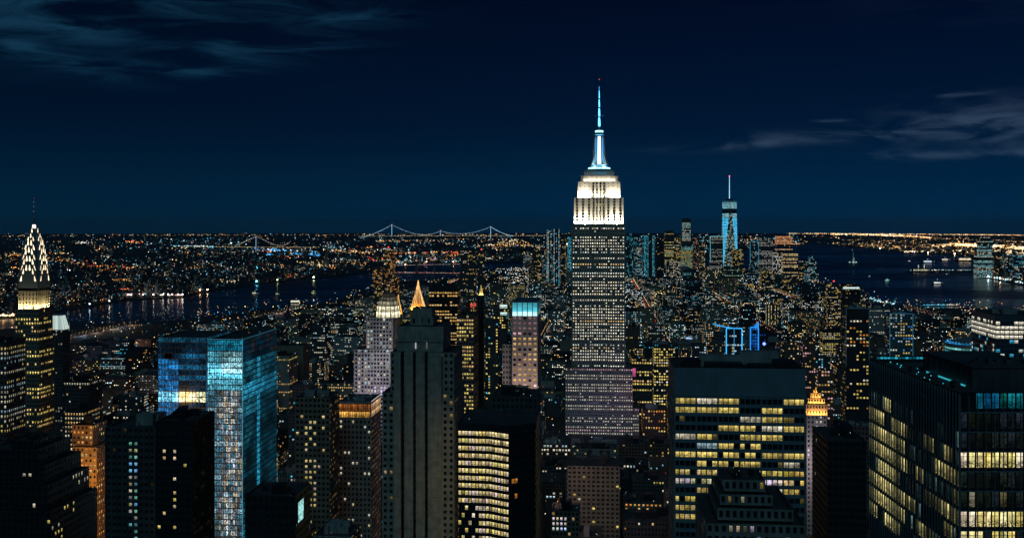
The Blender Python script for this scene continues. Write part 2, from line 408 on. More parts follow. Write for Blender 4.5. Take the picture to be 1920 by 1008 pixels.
def tower(name, label, cat, x0, x1, yt, D, dep, lit=None, wall='stone', fh=3.8, bw=3.2, wf=.5, hf=.5, rec=.3, tiers=None, group=None, cap=0, rz=-TH, prot=None,
          plant=True, blank=0.0, ribs=0, ribd=.4, roofm='roof', wtank=0, foot=None, glassm='glass', litm='lit', edge=None, beacon=False, sill=.55):
    """tiers: (px0, px1, py_top, front inset m, depth m[, options dict]) from the ground up; the whole stands at distance D"""
    xc = (x0 + x1) / 2; cx, cy = PX(xc, D), D; g = gz(cx, cy)
    root = empty(name, (cx, cy, g), rz, label, cat, group)
    Wb, Gb, Kb = MB(), MB(), MB(); ind = Indiv(root, cap) if cap else None
    if tiers is None: tiers = [(x0, x1, yt, 0.0, dep)]
    prev = 0.0; lit = lit or mk_lit('rand', .2, seed=int(x0 * 7 + yt))
    zv = max(0.0, PZ(1050, D) - g - 6)
    mb_out = dict(root=root)
    zbase = {}
    for ti, t in enumerate(tiers):
        a, b, ty, fy, dd = t[:5]; op = t[5] if len(t) > 5 else {}
        w0, w1 = (a - xc) / F * D, (b - xc) / F * D
        z0 = op.get('z0', prev) if ti else 0.0; z1 = PZ(ty, D) - g
        if 'yb' in op: z0 = PZ(op['yb'], D) - g
        pts = foot if (foot and ti == 0) else rect(w0, w1, fy, fy + dd)
        fh_, bw_ = op.get('fh', fh), op.get('bw', bw); L_ = op.get('lit', lit); hf_ = op.get('hf', hf); wf_ = op.get('wf', wf); rc = op.get('rec', rec); bl = op.get('blank', blank)
        n = len(pts); nf = max(1, round((z1 - bl - z0) / fh_))
        for i in range(n):
            A, B = pts[i], pts[(i + 1) % n]; L = math.hypot(B[0] - A[0], B[1] - A[1]); ny = -(B[0] - A[0]) / L
            if ny > .9: Wb.q((*A, z0), (*B, z0), (*B, z1), (*A, z1), 0); continue
            nb = max(1, round(L / bw_))
            facade(Wb, Gb, A, B, z0, z1, nb, nf, wf_, hf_, rc, L_, i + 10 * ti, ind if ny < -.3 or cap > 250 else None, bl, 0, op.get('ribs', ribs), ribd, zv, 1, sill)
        Rb = MB(); roof_kit(Rb, pts, z1, int(x0 * 3 + ty), plant and ti == len(tiers) - 1, Kb); Rb.build('roof', M[roofm], root)
        if ti == len(tiers) - 1 or not op.get('side', False): prev = z1 if not op.get('side', False) else prev
        zbase[ti] = (w0, w1, fy, fy + dd, z1)
    Wb.build('wall', M[wall], root)
    if D < 1500 and cat != 'tower' and name not in ('glass_office_tower', 'art_deco_skyscraper'):
        Lb = MB(); Q = random.Random(int(x0 * 5 + yt)); w0_, w1_, f0_, f1_, zt_ = list(zbase.values())[-1]
        for k in range(Q.choice((0, 1, 2, 3, 5))):
            c = Q.choice((WHI, COOL, WARM, AMB, RED, CYA)); Lb.octa((Q.uniform(w0_ + 1, w1_ - 1), Q.uniform(f0_ + 1, f1_ - 1), zt_ + Q.uniform(-.4, 2.6)), D * .00028, 0, sc3(c, Q.choice((.5, 1, 2))))
        if Lb.n: Lb.build('roof_lamps', M['lamp'], root, 'stuff')
        Lb = MB()
        for k in range(Q.choice((0, 1, 2))): xx_ = Q.uniform(w0_ + 2, w1_ - 2); yy_ = Q.uniform(f0_ + 2, f1_ - 2); Lb.bar((xx_, yy_, zt_ - 1), (xx_, yy_, zt_ + Q.uniform(5, 12)), .14, 4, r1=.05)
        if Lb.n: Lb.build('roof_aerials', M['darkmetal'], root, 'stuff')
    if Kb.n: Kb.build('rooftop_machinery', M['concrete' if seedk(x0) else 'darkmetal'], root, 'stuff')
    if Gb.n: Gb.build('window_panes', [M[litm], M[glassm]], root, 'stuff')
    w0, w1, f0, f1, zt = zbase[len(tiers) - 1]
    if edge:
        E = MB(); r = edge[1]
        for (xx, yy) in ((w0, f0), (w1, f0)): E.bar((xx, yy - .3, max(0, zt - edge[2])), (xx, yy - .3, zt), r, 4, 0, edge[0])
        E.bar((w0, f0 - .35, zt + r), (w1, f0 - .35, zt + r), r, 4, 0, edge[0])
        E.build('glow_strip', M['lamp'], root)
    for k in range(wtank): tank(root, w0 + (w1 - w0) * (.3 + .4 * k), f0 + (f1 - f0) * .5, zt)
    if beacon:
        E = MB(); E.bar((0, f0 + 3, zt - 1), (0, f0 + 3, zt + 6), .3); E.build('mast', M['darkmetal'], root)
        E = MB(); E.octa((0, f0 + 3, zt + 7), D * .0007 + .3, 0, sc3(RED, 3)); E.build('beacon', M['lamp'], root)
    dmax = max(t[4] + t[3] for t in tiers)
    xa, xb = min(t[0] for t in tiers), max(t[1] for t in tiers)
    ybase = Y0 + F * H / D
    D2 = D + dmax; xsa = 960 + (xa - 960 + math.tan(TH) * (F * dmax / D)) * D / D2; xsb = 960 + (xb - 960 + math.tan(TH) * (F * dmax / D)) * D / D2
    HERO.append((min(xa, xsa), max(xb, xsb), yt, prot if prot else yt + .62 * (min(ybase, 1010) - yt), D, (cx, cy, (xa - xc) / F * D - 4, (xb - xc) / F * D + 4, -4, dmax + 4)))
    mb_out['zt'] = zt
    return mb_out

def area(root, loc, w, h, power, col, tilt=(0, 0, 0)):
    d = bpy.data.lights.new('floodlight', 'AREA'); d.shape = 'RECTANGLE'; d.size = w; d.size_y = h; d.energy = power; d.color = col
    o = bpy.data.objects.new('floodlight', d); link(o, root); o.location = loc; o.rotation_euler = tilt
    return o
def glow(loc, power, col, w=14, h=8):
    o = area(None, loc, w, h, power, col, (math.radians(90), 0, -TH)); o.name = 'street_glow'; return o
def point(loc, power, col, r=3.0, parent=None):
    d = bpy.data.lights.new('street_glow', 'POINT'); d.energy = power; d.color = col; d.shadow_soft_size = r
    o = bpy.data.objects.new('street_glow', d); link(o, parent); o.location = loc
    return o

# ------------------------------------------------------------------ water, land
def angles():
    A = [math.atan((px - 960) / F) for px in range(-900, 2901, 8)]
    a0, a1 = A[0], A[-1]; out = []
    n = 60; span = 2 * math.pi - (a1 - a0)
    for i in range(1, n): out.append(a1 + span * i / n)
    return A + out
ANG = angles()
def polar(a, r): return (r * math.sin(a), r * math.cos(a), -r * r / (2 * RE))
def rad_at(P, a):
    aa = (a + math.pi) % (2 * math.pi) - math.pi
    lim = math.atan((2900 - 960) / F); lo = math.atan((-900 - 960) / F); c = min(lim, max(lo, aa))
    px = 960 + F * math.tan(c)
    return depth_of(lerp_poly(P, px), px) / math.cos(c)
def sheet(name, r0f, r1f, n, dz, material, kind='structure', skirt=0.0, dens=None):
    mb = MB(); N = len(ANG); rows = []
    for a in ANG:
        r0, r1 = r0f(a), r1f(a); rows.append([tuple(np.array(polar(a, r0 * (r1 / r0) ** (i / n))) + np.array((0, 0, dz))) for i in range(n + 1)])
    for i in range(N):
        A, B = rows[i], rows[(i + 1) % N]
        for k in range(n): mb.q(A[k], B[k], B[k + 1], A[k + 1])
        if skirt:
            for k in (0, n):
                a, b = A[k], B[k]; mb.q((a[0], a[1], a[2] - skirt), (b[0], b[1], b[2] - skirt), b, a)
    return tag(mb.build(name, material), kind=kind)

m, b, T = mat('river_water')
tc = T.n('ShaderNodeTexCoord').outputs['Object']
x_, y_, z_ = T.sep(tc)
wv = T.noise(T.comb(T.m('MULTIPLY', x_, 1.0), T.m('MULTIPLY', y_, 1.0)), .035, 6.0, .4, .65)
wb = T.noise(T.comb(T.m('MULTIPLY', x_, 1.0), T.m('MULTIPLY', y_, 2.0)), .0011, 3.0, .6)
bp = T.n('ShaderNodeBump'); bp.inputs['Strength'].default_value = .3; bp.inputs['Distance'].default_value = 2.2
T.put(bp.inputs['Height'], wv); m.node_tree.links.new(bp.outputs[0], b.inputs['Normal'])
T.put(b.inputs['Base Color'], T.mix(wb, (.002, .012, .03, 1), (.003, .02, .045, 1)))
T.put(b.inputs['Roughness'], T.ramp(wb, .35, .65, .16, .34)); M['water'] = m
m, b, T = mat('city_ground')
tc = T.n('ShaderNodeTexCoord').outputs['Object']; n = T.noise(tc, .004, 6.0); n2_ = T.noise(tc, .08, 3.0)
T.put(b.inputs['Base Color'], T.mix(T.m('MULTIPLY', T.m('ADD', n, n2_), .5), (.018, .022, .025, 1), (.06, .06, .062, 1))); b.inputs['Roughness'].default_value = .85
M['ground'] = m
sheet('water', lambda a: 300.0, lambda a: 80000.0, 60, -3.0, M['water'])
sheet('ground', lambda a: 5.0, lambda a: rad_at(MAN, a), 26, 0.0, M['ground'], skirt=3.5)
sheet('far_shore_land', lambda a: rad_at(FAR, a), lambda a: 79000.0, 26, 0.0, M['ground'], skirt=3.5)
def island(px, py, wpx, dm, name='island'):
    D = depth_of(py, px); x, y = PX(px, D), D; w = wpx / F * D / 2; mb = MB(); R = random.Random(int(px)); n = 18
    pts = [(x + w * (1 + .15 * R.uniform(-1, 1)) * math.cos(t * 2 * math.pi / n), y + dm * (1 + .2 * R.uniform(-1, 1)) * math.sin(t * 2 * math.pi / n)) for t in range(n)]
    g = gz(x, y); mb.prism([(p[0], p[1]) for p in pts], g - 3.5, g + 1.0)
    tag(mb.build(name, M['ground']), kind='structure')
    return x, y, g + 1.0
isl = [island(1602, 493, 30, 70), island(1726, 509, 46, 90), island(1790, 508.5, 70, 50)]

# ------------------------------------------------------------------ the tall tower with the white lit crown
E_D = 1290.0
ek = E_D / F
office = mk_lit('rows', .5, ((YEL, 2), (WHI, 5), (WARM, 2)), 1.0, 11, (.42, .3, .28))
shaftlit = mk_lit('rows', .55, ((WHI, 7), ((.9, .95, .85), 2), (WARM, 1)), 1.6, 5, (.36, .28, .36))
baselit = mk_lit('rows', .7, ((WHI, 8), (PNK, 1)), .95, 6, (.2, .5, .3))
crownlit = mk_lit('rand', .1, ((YEL, 1),), .4, 3)
sid = dict(side=True)
co = dict(bw=7.3, wf=.40, hf=.84, lit=crownlit, ribs=0, rec=1.1)
es = tower('art_deco_skyscraper', 'tallest tower with floodlit white crown and blue-white antenna mast, standing right of centre', 'skyscraper', 1060, 1184, 328, E_D, 60,
           wall='lime', fh=3.72, bw=2.9, wf=.46, hf=.38, rec=.35, lit=shaftlit, prot=832, plant=False, ribd=.9, tiers=[
    (1060, 1186, 690, 0, 60, dict(lit=baselit)), (1186, 1198, 765, 3, 50, dict(side=True, z0=0.0, lit=baselit)),
    (1073, 1105, 420, 5, 44, dict(side=True, ribs=3)), (1139, 1171, 420, 5, 44, dict(side=True, ribs=3)), (1105, 1139, 420, 7.5, 39, dict(ribs=2)),
    (1076, 1110, 370, 8, 38, dict(co, side=True)), (1135, 1169, 370, 8, 38, dict(co, side=True)), (1110, 1135, 370, 11, 32, dict(co, bw=4.1, wf=.46)),
    (1083, 1109, 340, 10.5, 33, dict(co, side=True, wf=.2, hf=.35, bw=5.5, ribs=0)), (1136, 1163, 340, 10.5, 33, dict(co, side=True, wf=.2, hf=.35, bw=5.5, ribs=0)),
    (1109, 1136, 340, 12, 30, dict(co, bw=4.1, wf=.46)), (1088, 1159, 329, 12.5, 29, dict(bw=6, wf=.3, hf=.2, lit=mk_lit('none')))])
er = es['root']; eg = gz(PX(1122, E_D), E_D)
def ez(py): return PZ(py, E_D) - eg
cy_ = 27.0
def ex(px): return (px - 1122) * ek
exc = ex(1123.5)
mbw = MB(); mbw.box(ex(1095), ex(1152), cy_ - 17, cy_ + 17, ez(329), ez(320)); mbw.box(ex(1098), ex(1149), cy_ - 15.5, cy_ + 15.5, ez(320), ez(316.5))
for k in range(22):
    xx = ex(1095) + (ex(1152) - ex(1095)) * (k + .5) / 22; mbw.box(xx - .25, xx + .25, cy_ - 17.3, cy_ - 17.003, ez(328), ez(319.5))
mbw.build('observation_deck', M['bluepanel'], er)
def ngon(cx, cy, r, n, ph=0.0): return [(cx + r * math.cos(2 * math.pi * (i + .5) / n + ph), cy + r * math.sin(2 * math.pi * (i + .5) / n + ph)) for i in range(n)]
mw = MB()
mw.prism(ngon(exc, cy_, 14, 16), ez(316.5), ez(312))
mw.prism(ngon(exc, cy_, 11.2, 16), ez(312), ez(307))
mw.prism(ngon(exc, cy_, 7.0, 8), ez(307), ez(252), pts1=ngon(exc, cy_, 6.0, 8))
for k in range(4):     # the four stepped wings of the mast
    a = math.pi / 4 + k * math.pi / 2; ca, sa = math.cos(a), math.sin(a)
    for (r0, r1, ya, yb_, w) in ((15.0, 9.6, 307, 284, 1.8), (11.4, 8.6, 290, 250, 1.2)):
        p = lambda r, s, z: (exc + ca * r - sa * s, cy_ + sa * r + ca * s, z)
        z0, z1 = ez(ya), ez(yb_)
        mw.q(p(r0, -w, z0), p(r0, w, z0), p(r1, w, z1), p(r1, -w, z1)); mw.q(p(0, w, z0), p(0, w, z1), p(r1, w, z1), p(r0, w, z0))
        mw.q(p(0, -w, z1), p(0, -w, z0), p(r0, -w, z0), p(r1, -w, z1)); mw.q(p(0, -w, z1), p(r1, -w, z1), p(r1, w, z1), p(0, w, z1))
mw.prism(ngon(exc, cy_, 6.9, 16), ez(252), ez(246)); mw.prism(ngon(exc, cy_, 5.0, 16), ez(246), ez(241)); mw.prism(ngon(exc, cy_, 3.9, 16), ez(241), ez(235), pts1=ngon(exc, cy_, 2.4, 16))
mw.build('mast', M['steel'], er)
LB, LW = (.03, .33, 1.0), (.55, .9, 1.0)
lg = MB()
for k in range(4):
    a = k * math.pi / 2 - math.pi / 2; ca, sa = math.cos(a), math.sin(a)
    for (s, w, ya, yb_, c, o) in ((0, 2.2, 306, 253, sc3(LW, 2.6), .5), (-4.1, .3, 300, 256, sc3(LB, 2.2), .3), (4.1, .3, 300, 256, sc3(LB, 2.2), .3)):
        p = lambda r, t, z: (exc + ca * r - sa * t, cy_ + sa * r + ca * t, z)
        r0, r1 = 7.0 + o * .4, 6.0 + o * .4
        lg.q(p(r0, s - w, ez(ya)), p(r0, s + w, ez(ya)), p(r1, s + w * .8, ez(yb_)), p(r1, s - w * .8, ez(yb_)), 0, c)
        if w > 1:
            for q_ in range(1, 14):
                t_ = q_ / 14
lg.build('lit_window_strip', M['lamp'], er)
lr = MB()
def ring(mb, r, z0, z1, col, n=24):
    P = ngon(exc, cy_, r, n)
    for i in range(n): a, b = P[i], P[(i + 1) % n]; mb.q((*a, z0), (*b, z0), (*b, z1), (*a, z1), 0, col)
for (r_, a_, b_, c_r) in ((14.05, 315.2, 312.4, sc3((.45, .95, 1), 2.0)), (5.05, 245, 241.5, sc3((.3, .85, 1), 3.0)), (11.25, 311, 309.6, sc3((.1, .6, 1), .8)), (6.95, 251, 249.5, sc3((.1, .6, 1), 1.4))):
    lr = MB(); ring(lr, r_, ez(a_), ez(b_), c_r); lr.build('light_ring', M['lamp'], er)
an = MB(); al = MB()
segs = [(235, 2.5), (216, 2.1), (198, 1.6), (181, 1.3), (164, .9)]
for (ya, ra), (yb_, rb) in zip(segs, segs[1:]):
    for k in range(4):
        a = math.pi / 4 + k * math.pi / 2; a2 = a + math.pi / 2
        A = (exc + ra * math.cos(a), cy_ + ra * math.sin(a), ez(ya)); B = (exc + rb * math.cos(a), cy_ + rb * math.sin(a), ez(yb_)); C = (exc + rb * math.cos(a2), cy_ + rb * math.sin(a2), ez(yb_))
        an.bar(A, B, .28); an.bar(A, C, .16)
    al.bar((exc, cy_, ez(ya - 1.5)), (exc, cy_, ez(yb_ + 1)), ra * .85, 8, 0, sc3((.10, .5, 1), 3.6), rb * .85)
    an.prism(ngon(exc, cy_, ra * 1.25, 8), ez(ya), ez(ya - 1.2))
an.bar((exc, cy_, ez(165)), (exc, cy_, ez(144)), .5, 6, r1=.15)
an.build('antenna', M['darkmetal'], er)
al.bar((exc, cy_, ez(164)), (exc, cy_, ez(157)), .55, 6, 0, sc3((.1, .4, 1), .8))
al.build('antenna_light', M['lamp'], er)
bk = MB(); bk.octa((exc, cy_, ez(143.5)), .7, 0, sc3((1, .1, .1), 1.5))
bk.build('beacon', M['lamp'], er)
for s in (-1, 1): bk = MB(); bk.octa((exc + s * 4.6, cy_, ez(213)), .45, 0, sc3((.2, .5, 1), 1.0)); bk.build('beacon', M['lamp'], er)
ib = MB()
for s in (-1, 1): ib.bar((exc, cy_, ez(213)), (exc + s * 4.6, cy_, ez(213)), .15)
ib.build('outrigger', M['darkmetal'], er)
WL, CL = (1.0, .93, .74), (.15, .72, 1.0)
up = math.radians(180 - 22)
for (a, b_, yy, py, pw) in ((1076, 1109, 5.6, 419.3, 60000), (1136, 1169, 5.6, 419.3, 60000), (1112, 1133, 8.6, 419.3, 7500), (1083, 1108, 9.2, 369.2, 46000), (1137, 1163, 9.2, 369.2, 46000), (1112, 1133, 10.5, 369.2, 6500),
                            (1092, 1156, 10.8, 339.3, 5000)):
    area(er, ((ex(a) + ex(b_)) / 2, yy, ez(py) + .3), (ex(b_) - ex(a)) * .92, .5, pw, WL, (up, 0, 0))
for s, xe, yy in ((-1, 1074.3, 27), (1, 1170.7, 27)): area(er, (ex(xe), yy, ez(419.3) + .3), .5, 34, 9000, WL, (math.pi, s * math.radians(20), 0))
for s in (-1, 1): area(er, (exc + s * 8, cy_ - 14, ez(313)), 5, 1, 5000, (.42, .85, 1), (math.radians(180 - 30), 0, 0))
area(er, (exc, cy_ - 19, ez(329) + 3), 20, 1, 160, CL, (math.radians(180 - 40), 0, 0))
fl = MB()
for yy, py in ((6.3, 419.5), (8.8, 369.5)):
    for k in range(14):
        xx = ex(1078 if py > 400 else 1085) + (ex(1168 if py > 400 else 1162) - ex(1078 if py > 400 else 1085)) * k / 13
        fl.box(xx - .4, xx + .4, yy - .6, yy - .1, ez(py), ez(py) + .5)
fl.build('floodlight_housing', M['darkmetal'], er, 'stuff')
# pink and violet street light at its foot
point((PX(1200, 1262), 1262, 55), 1800, (1, .3, .7), 6); point((PX(1110, 1235), 1235, 30), 7000, (.5, .42, 1.0), 8); point((PX(1165, 1235), 1235, 45), 5000, (.65, .35, 1.0), 8)

# ------------------------------------------------------------------ tapered crown tower on the far left
C_D = 950.0; ck = C_D / F
chl = mk_lit('rows', .5, ((YEL, 4), (WARM, 1)), 1.35, 21, (.5, .3, .2))
ch = tower('arched_crown_skyscraper', 'slender tower with tiers of lit triangular windows in an arched steel crown, far left', 'skyscraper', 27, 74, 500, C_D, 24, wall='buff', fh=3.75, bw=2.6, wf=.5, hf=.5,
           lit=chl, prot=830, plant=False, tiers=[(22, 80, 872, -3, 34), (25, 76, 640, -1, 26), (27, 74, 580, 0, 24), (31, 70, 532, 2, 20, dict(lit=mk_lit('rand', .06, ((YEL, 1),), .7, 4), bw=3.3, wf=.35, hf=.7))])
cr_ = ch['root']; cgz = gz(PX(50.5, C_D), C_D)
def cz(py): return PZ(py, C_D) - cgz
CY = 12.0
LV = [(10.3, 9.6, 545, 494), (9.8, 8.8, 522, 478), (8.9, 7.8, 502, 463), (7.5, 6.4, 484, 449), (5.7, 4.7, 466, 438), (3.6, 2.9, 448, 427)]
cm = MB(); cwn = MB()
def arch(w, zs, zt, n=10):
    out = [(-w, zs)]
    for i in range(n + 1):
        t = i / n * math.pi; out.append((-w * math.cos(t) * (1 if 0 < i < n else 1), zs + (zt - zs) * math.sin(t) ** .8))
    return out[1:]
for li, (a, w, ys, yt) in enumerate(LV):
    zs, zt = cz(ys), cz(yt); pr = arch(w, zs, zt); z_lo = cz(540)
    for ax in (0, 1):
        P = (lambda s, d, z: (s, CY + d, z)) if ax == 0 else (lambda s, d, z: (d, CY + s, z))
        full = [(-w, z_lo)] + pr + [(w, z_lo)]
        cm.poly([P(s, -a, z) for s, z in full][::(1 if ax else -1)]); cm.poly([P(s, a, z) for s, z in full][::(-1 if ax else 1)])
        for (s0, h0), (s1, h1) in zip(full, full[1:]): cm.q(P(s0, -a, h0), P(s1, -a, h1), P(s1, a, h1), P(s0, a, h0))
        # triangular windows around each arch
        for sg in (-1, 1):
            ns = (6, 6, 5, 4, 3, 1)[li]
            for k in range(ns):
                t = math.pi * (k + 1) / (ns + 1); cs, sn = -math.cos(t), math.sin(t) ** .8
                s = w * cs * .80; z = zs + (zt - zs) * sn * (.86 if li < 5 else .75)
                if li > 0 and sn < .42: continue
                ww_, hh_ = (.92, 4.2) if li < 4 else (.7, 3.2)
                d = sg * (a + .06); lean = -cs * .9
                cwn.poly([P(s - ww_, d, z - hh_ * .45), P(s, d, z - hh_ * .62), P(s + ww_, d, z - hh_ * .45), P(s + lean + ww_ * .25, d, z + hh_ * .62), P(s + lean - ww_ * .25, d, z + hh_ * .62)][::(1 if (sg < 0) == (ax == 0) else -1)], 0, sc3((1, .80, .52), 1.9 * rng.choice((.7, 1, 1.1))))
cm.build('crown', M['steel'], cr_); cwn.build('crown_window', M['lamp'], cr_, 'stuff')
sp = MB(); sp.bar((0, CY, cz(432)), (0, CY, cz(418)), 1.5, 8, r1=1.0); sp.bar((0, CY, cz(418)), (0, CY, cz(396)), .8, 8, r1=.4); sp.bar((0, CY, cz(396)), (0, CY, cz(371)), .35, 6, r1=.1)
sp.build('spire', M['steel'], cr_)
sl = MB(); sl.bar((0, CY, cz(428)), (0, CY, cz(421)), 1.75, 8, 0, sc3((1, .85, .7), 2.0), 1.3)
for k in range(5): sl.octa((0, CY - .4, cz(414 - k * 9)), .32, 0, (.5, .55, .6))
sl.octa((0, CY, cz(371)), .3, 0, (.8, .1, .1)); sl.build('spire_light', M['lamp'], cr_, 'stuff')
for (xx, yy, ww_, pw) in ((-8.5, -1.2, 4.5, 3500), (8.5, -1.2, 4.5, 3500), (0, -1.0, 4, 4500)): area(cr_, (xx, yy + 1.5, cz(579.5) + .3), ww_, .4, pw, (1, .85, .42), (math.radians(180 - 15), 0, 0))
for (yy, pw) in ((4, 3500), (12, 4500), (20, 3500)): area(cr_, (10.6, yy, cz(579.5) + .3), .4, 4, pw, (1, .85, .42), (math.pi, math.radians(15), 0))

# ------------------------------------------------------------------ big buildings near the camera
yw = ((YEL, 6), (WHI, 2), (WARM, 2))
# slab with a blank top band and yellow office floors (right of centre)
slabrows = {0: .72, 1: .55, 2: .15, 3: .6, 4: .6, 5: .6, 6: .97, 7: .6, 8: .6, 9: .97, 10: .5, 11: .8, 12: .7, 13: .8, 14: .4}
_r = random.Random(31); _st = {}
def slablit(face, i, j, nb, nf):
    if face != 0 and face != 10: return sc3(YEL, .4) if _r.random() < .1 else None
    k = i; p = slabrows.get(k, .25)
    bay = j // 4
    if (k, bay) not in _st: _st[(k, bay)] = (_r.random() < p, _r.choice((YEL, YEL, YEL, WHI, COOL if k in (4, 5) else YEL)), _r.uniform(.55, 1.0))
    on, c, I = _st[(k, bay)]
    if on and _r.random() < .86: return sc3(c, I * _r.uniform(.55, 1.1))
    return sc3(YEL, .12) if _r.random() < .06 else None
sb = tower('office_slab', 'wide dark slab with blank teal-grey top band and floors of yellow offices', 'office building', 1265, 1508, 690, 452, 36, wall='bluepanel', fh=3.92, bw=2.3, wf=.88, hf=.62, rec=.7,
           lit=slablit, cap=290, blank=12.6, prot=1008)
R_ = MB(); z = sb['zt']
R_.box(-14, 2, 4, 14, z - .9, z + 1.4); R_.box(-24, -16, 6, 16, z - .9, z + 2.6); R_.box(5, 15, 3, 12, z - .9, z + .9); R_.box(17, 26, 8, 20, z - .9, z + 1.9); R_.box(-3, 4, 2, 6, z - .89, z + .5)
for k in range(9): R_.bar((-25 + k * 6.2, 2, z - .9), (-25 + k * 6.2, 2, z + 1.3), .07)
R_.build('rooftop_plant', M['darkmetal'], sb['root'])
pr_ = MB(); w2 = 243 / F * 452 / 2
for k in range(7):
    xx = -w2 + .35 + (2 * w2 - .7) * k / 6; pr_.box(xx - .34, xx + .34, -.5, -.004, 0, z - 12.4)
pr_.box(-w2, w2, -.35, -.006, z - 12.3, z - 10.9)
pr_.build('facade_pier', M['bluepanel'], sb['root'])

# glass tower at right edge: seen on its corner
G_D = 221.0
gr = {0: .0, 1: .0, 2: .16, 3: .96, 4: .05, 5: .12, 6: .9, 7: .8, 8: .3}
_g = random.Random(5); _gs = {}
def gl(face, i, j, nb, nf):
    front = face % 10 == 0
    if front:
        if i == 0: return sc3((.01, .28, .36), _g.uniform(.25, .9)) if 2 <= j else None
        p = gr.get(i, .3); 
        if _g.random() < p: return sc3((1, .85, .35), _g.uniform(.6, 1.15) if p > .5 else _g.choice((.05, .09, .2)))
        return sc3((.35, .5, .4), _g.choice((.01, .02, .04)))  # unlit panes carry a faint painted glow for reflections and dim rooms
    # side: j counts away from the far end
    far = j >= nb * .0 and j < nb * .42
    if i < 2: return None
    if i == 2: p = .22 if far else .05
    elif far: p = .93 if (i - 3) % 4 != 3 else .8
    else: p = (.5, .35, .5, .25)[i % 4]
    key = (i, j // 3)
    if key not in _gs: _gs[key] = _g.random()
    if _gs[key] < p: return sc3((1, .83, .32), _g.uniform(.65, 1.3) * (1 if far else _g.choice((.08, .3, .7))))
    return sc3((.5, .8, .75), _g.choice((.015, .03, .07, .25))) if _g.random() < .5 else None  # same painted faint glow on the unlit side panes
gx0, gx1 = 1800, 2010
gt = tower('glass_office_tower', 'large dark glass corner tower with slanting rows of bright yellow offices, at the right edge', 'office building', gx0, gx1, 735, G_D, 56, rz=-.004, wall='darkmetal', fh=4.18, bw=1.75, wf=.93, hf=.80, rec=.25,
           lit=gl, cap=299, prot=1008, glassm='glass', plant=False, sill=.8)
gr_ = gt['root']; z = gt['zt']; hw = 210 / F * G_D / 2
U = MB(); U.box(-hw + 7.8, hw, 12, 40, z - 1.1, z + 3.5); U.box(-hw + 7.4, hw, 11.6, 40.4, z + 3.5, z + 3.9)
for k in range(16): U.box(-hw + 9 + k * 1.4, -hw + 9.9 + k * 1.4, 16 + (k % 3), 17.6 + (k % 3), z + 3.9, z + 4.2 + .3 * (k % 4))
for k in range(9): U.box(-hw + 1.6 + (k % 3) * 1.7, -hw + 2.9 + (k % 3) * 1.7, 6 + k * 4.2, 8.6 + k * 4.2, z - 1.08, z - .5 + .25 * (k % 3))
for k in range(8): U.bar((-hw + 7.2, 13 + k * 3.4, z - 1), (-hw + 7.2, 13 + k * 3.4, z + 3.0), .12)
U.build('rooftop_machinery', M['dark'], gr_, 'stuff')
U = MB(); U.box(-hw + .6, hw, 54.4, 55.2, z - 1.1, z + .7); U.build('roof_screen_wall', M['black'], gr_)
U = MB()
for k in range(26): U.box(-hw + 1.2 + k * .95, -hw + 1.9 + k * .95, 54.2, 54.38, z + .05, z + .5, 0, sc3((.02, .42, .6), _g.uniform(.1, 1.3)))
for k in range(14): U.octa((-hw + 1.5 + _g.random() * 5, 12 + k * 3, z - .4), .16, 0, sc3((.08, .75, .95), _g.uniform(.3, 1.5)))
U.box(-hw + 7.0, -hw + 7.2, 14, 36, z - .9, z - .6, 0, (.03, .4, .5)); U.box(-hw + 1.5, -hw + 5, .7, .9, z - .3, z - .1, 0, (.05, .5, .6))
U.build('roof_lights', M['lamp'], gr_, 'stuff')
fl = MB()
for k in range(36):      # slim fins that divide the curtain wall
    yy = 56 * k / 35; fl.box(-hw - .30, -hw - .004, yy - .05, yy + .05, z - 75, z - .4)
for k in range(14):
    xx = -hw + 2 * hw * k / 13; fl.box(xx - .06, xx + .06, -.30, -.004, z - 75, z - .4)
for k in range(1, 18): fl.box(-hw - .22, hw, -.22, -.005, z - k * 4.18 - .2, z - k * 4.18 + .02)
fl.build('mullion', M['bluepanel'], gr_, 'stuff')

# stone setback tower in the foreground with black vertical strips
S_D = 590.0; sk = S_D / F
dsp = mk_lit('rand', .07, ((WHI, 2), (WARM, 3)), .55, 9)
st = tower('stone_setback_tower', 'grey stone setback tower with three tall black window strips, nearest of the dark towers', 'skyscraper', 740, 830, 612, S_D, 30, wall='palestone', fh=3.6, bw=3.0, wf=.5, hf=.52, rec=.4, lit=dsp,
           prot=1008, cap=280, plant=False, tiers=[(717, 853, 735, -2, 44, dict(bw=3.4)), (731, 852, 660, 0, 36), (744, 831, 612, 1.5, 30, dict(lit=mk_lit('none'), wf=.0001, hf=.0001, fh=20, bw=30, rec=0)),
                                             (764, 808, 596, 8, 16, dict(bw=4, wf=.3, hf=.6, lit=mk_lit('none'))), (768, 805, 580, 9, 14, dict(bw=20, fh=20, wf=.01, hf=.01, rec=0, lit=mk_lit('none')))])
sg = gz(PX(785, S_D), S_D)
def sz_(py): return PZ(py, S_D) - sg
def sx_(px): return (px - 785) * sk
pp = MB(); bs = MB()
edges = [(741, 754), (760.5, 777), (782.5, 799), (805, 830)]
for a, b_ in edges:     # stone piers standing in front, built of courses
    zt = sz_(658); k = 0; z = 60.0
    while z < zt - .2:
        h = min(4.4, zt - z); pp.box(sx_(a), sx_(b_), -5.0 + (k % 2) * .03, -1.996, z + .05, z + h - .05); z += h; k += 1
pp.box(sx_(744), sx_(831), -.6, 1.46, sz_(658), sz_(640)); pp.box(sx_(742), sx_(832), -1.4, 1.44, sz_(640), sz_(636))
for k in range(9): pp.box(sx_(746 + k * 9.5), sx_(749 + k * 9.5), .9, 1.48, sz_(634), sz_(614))
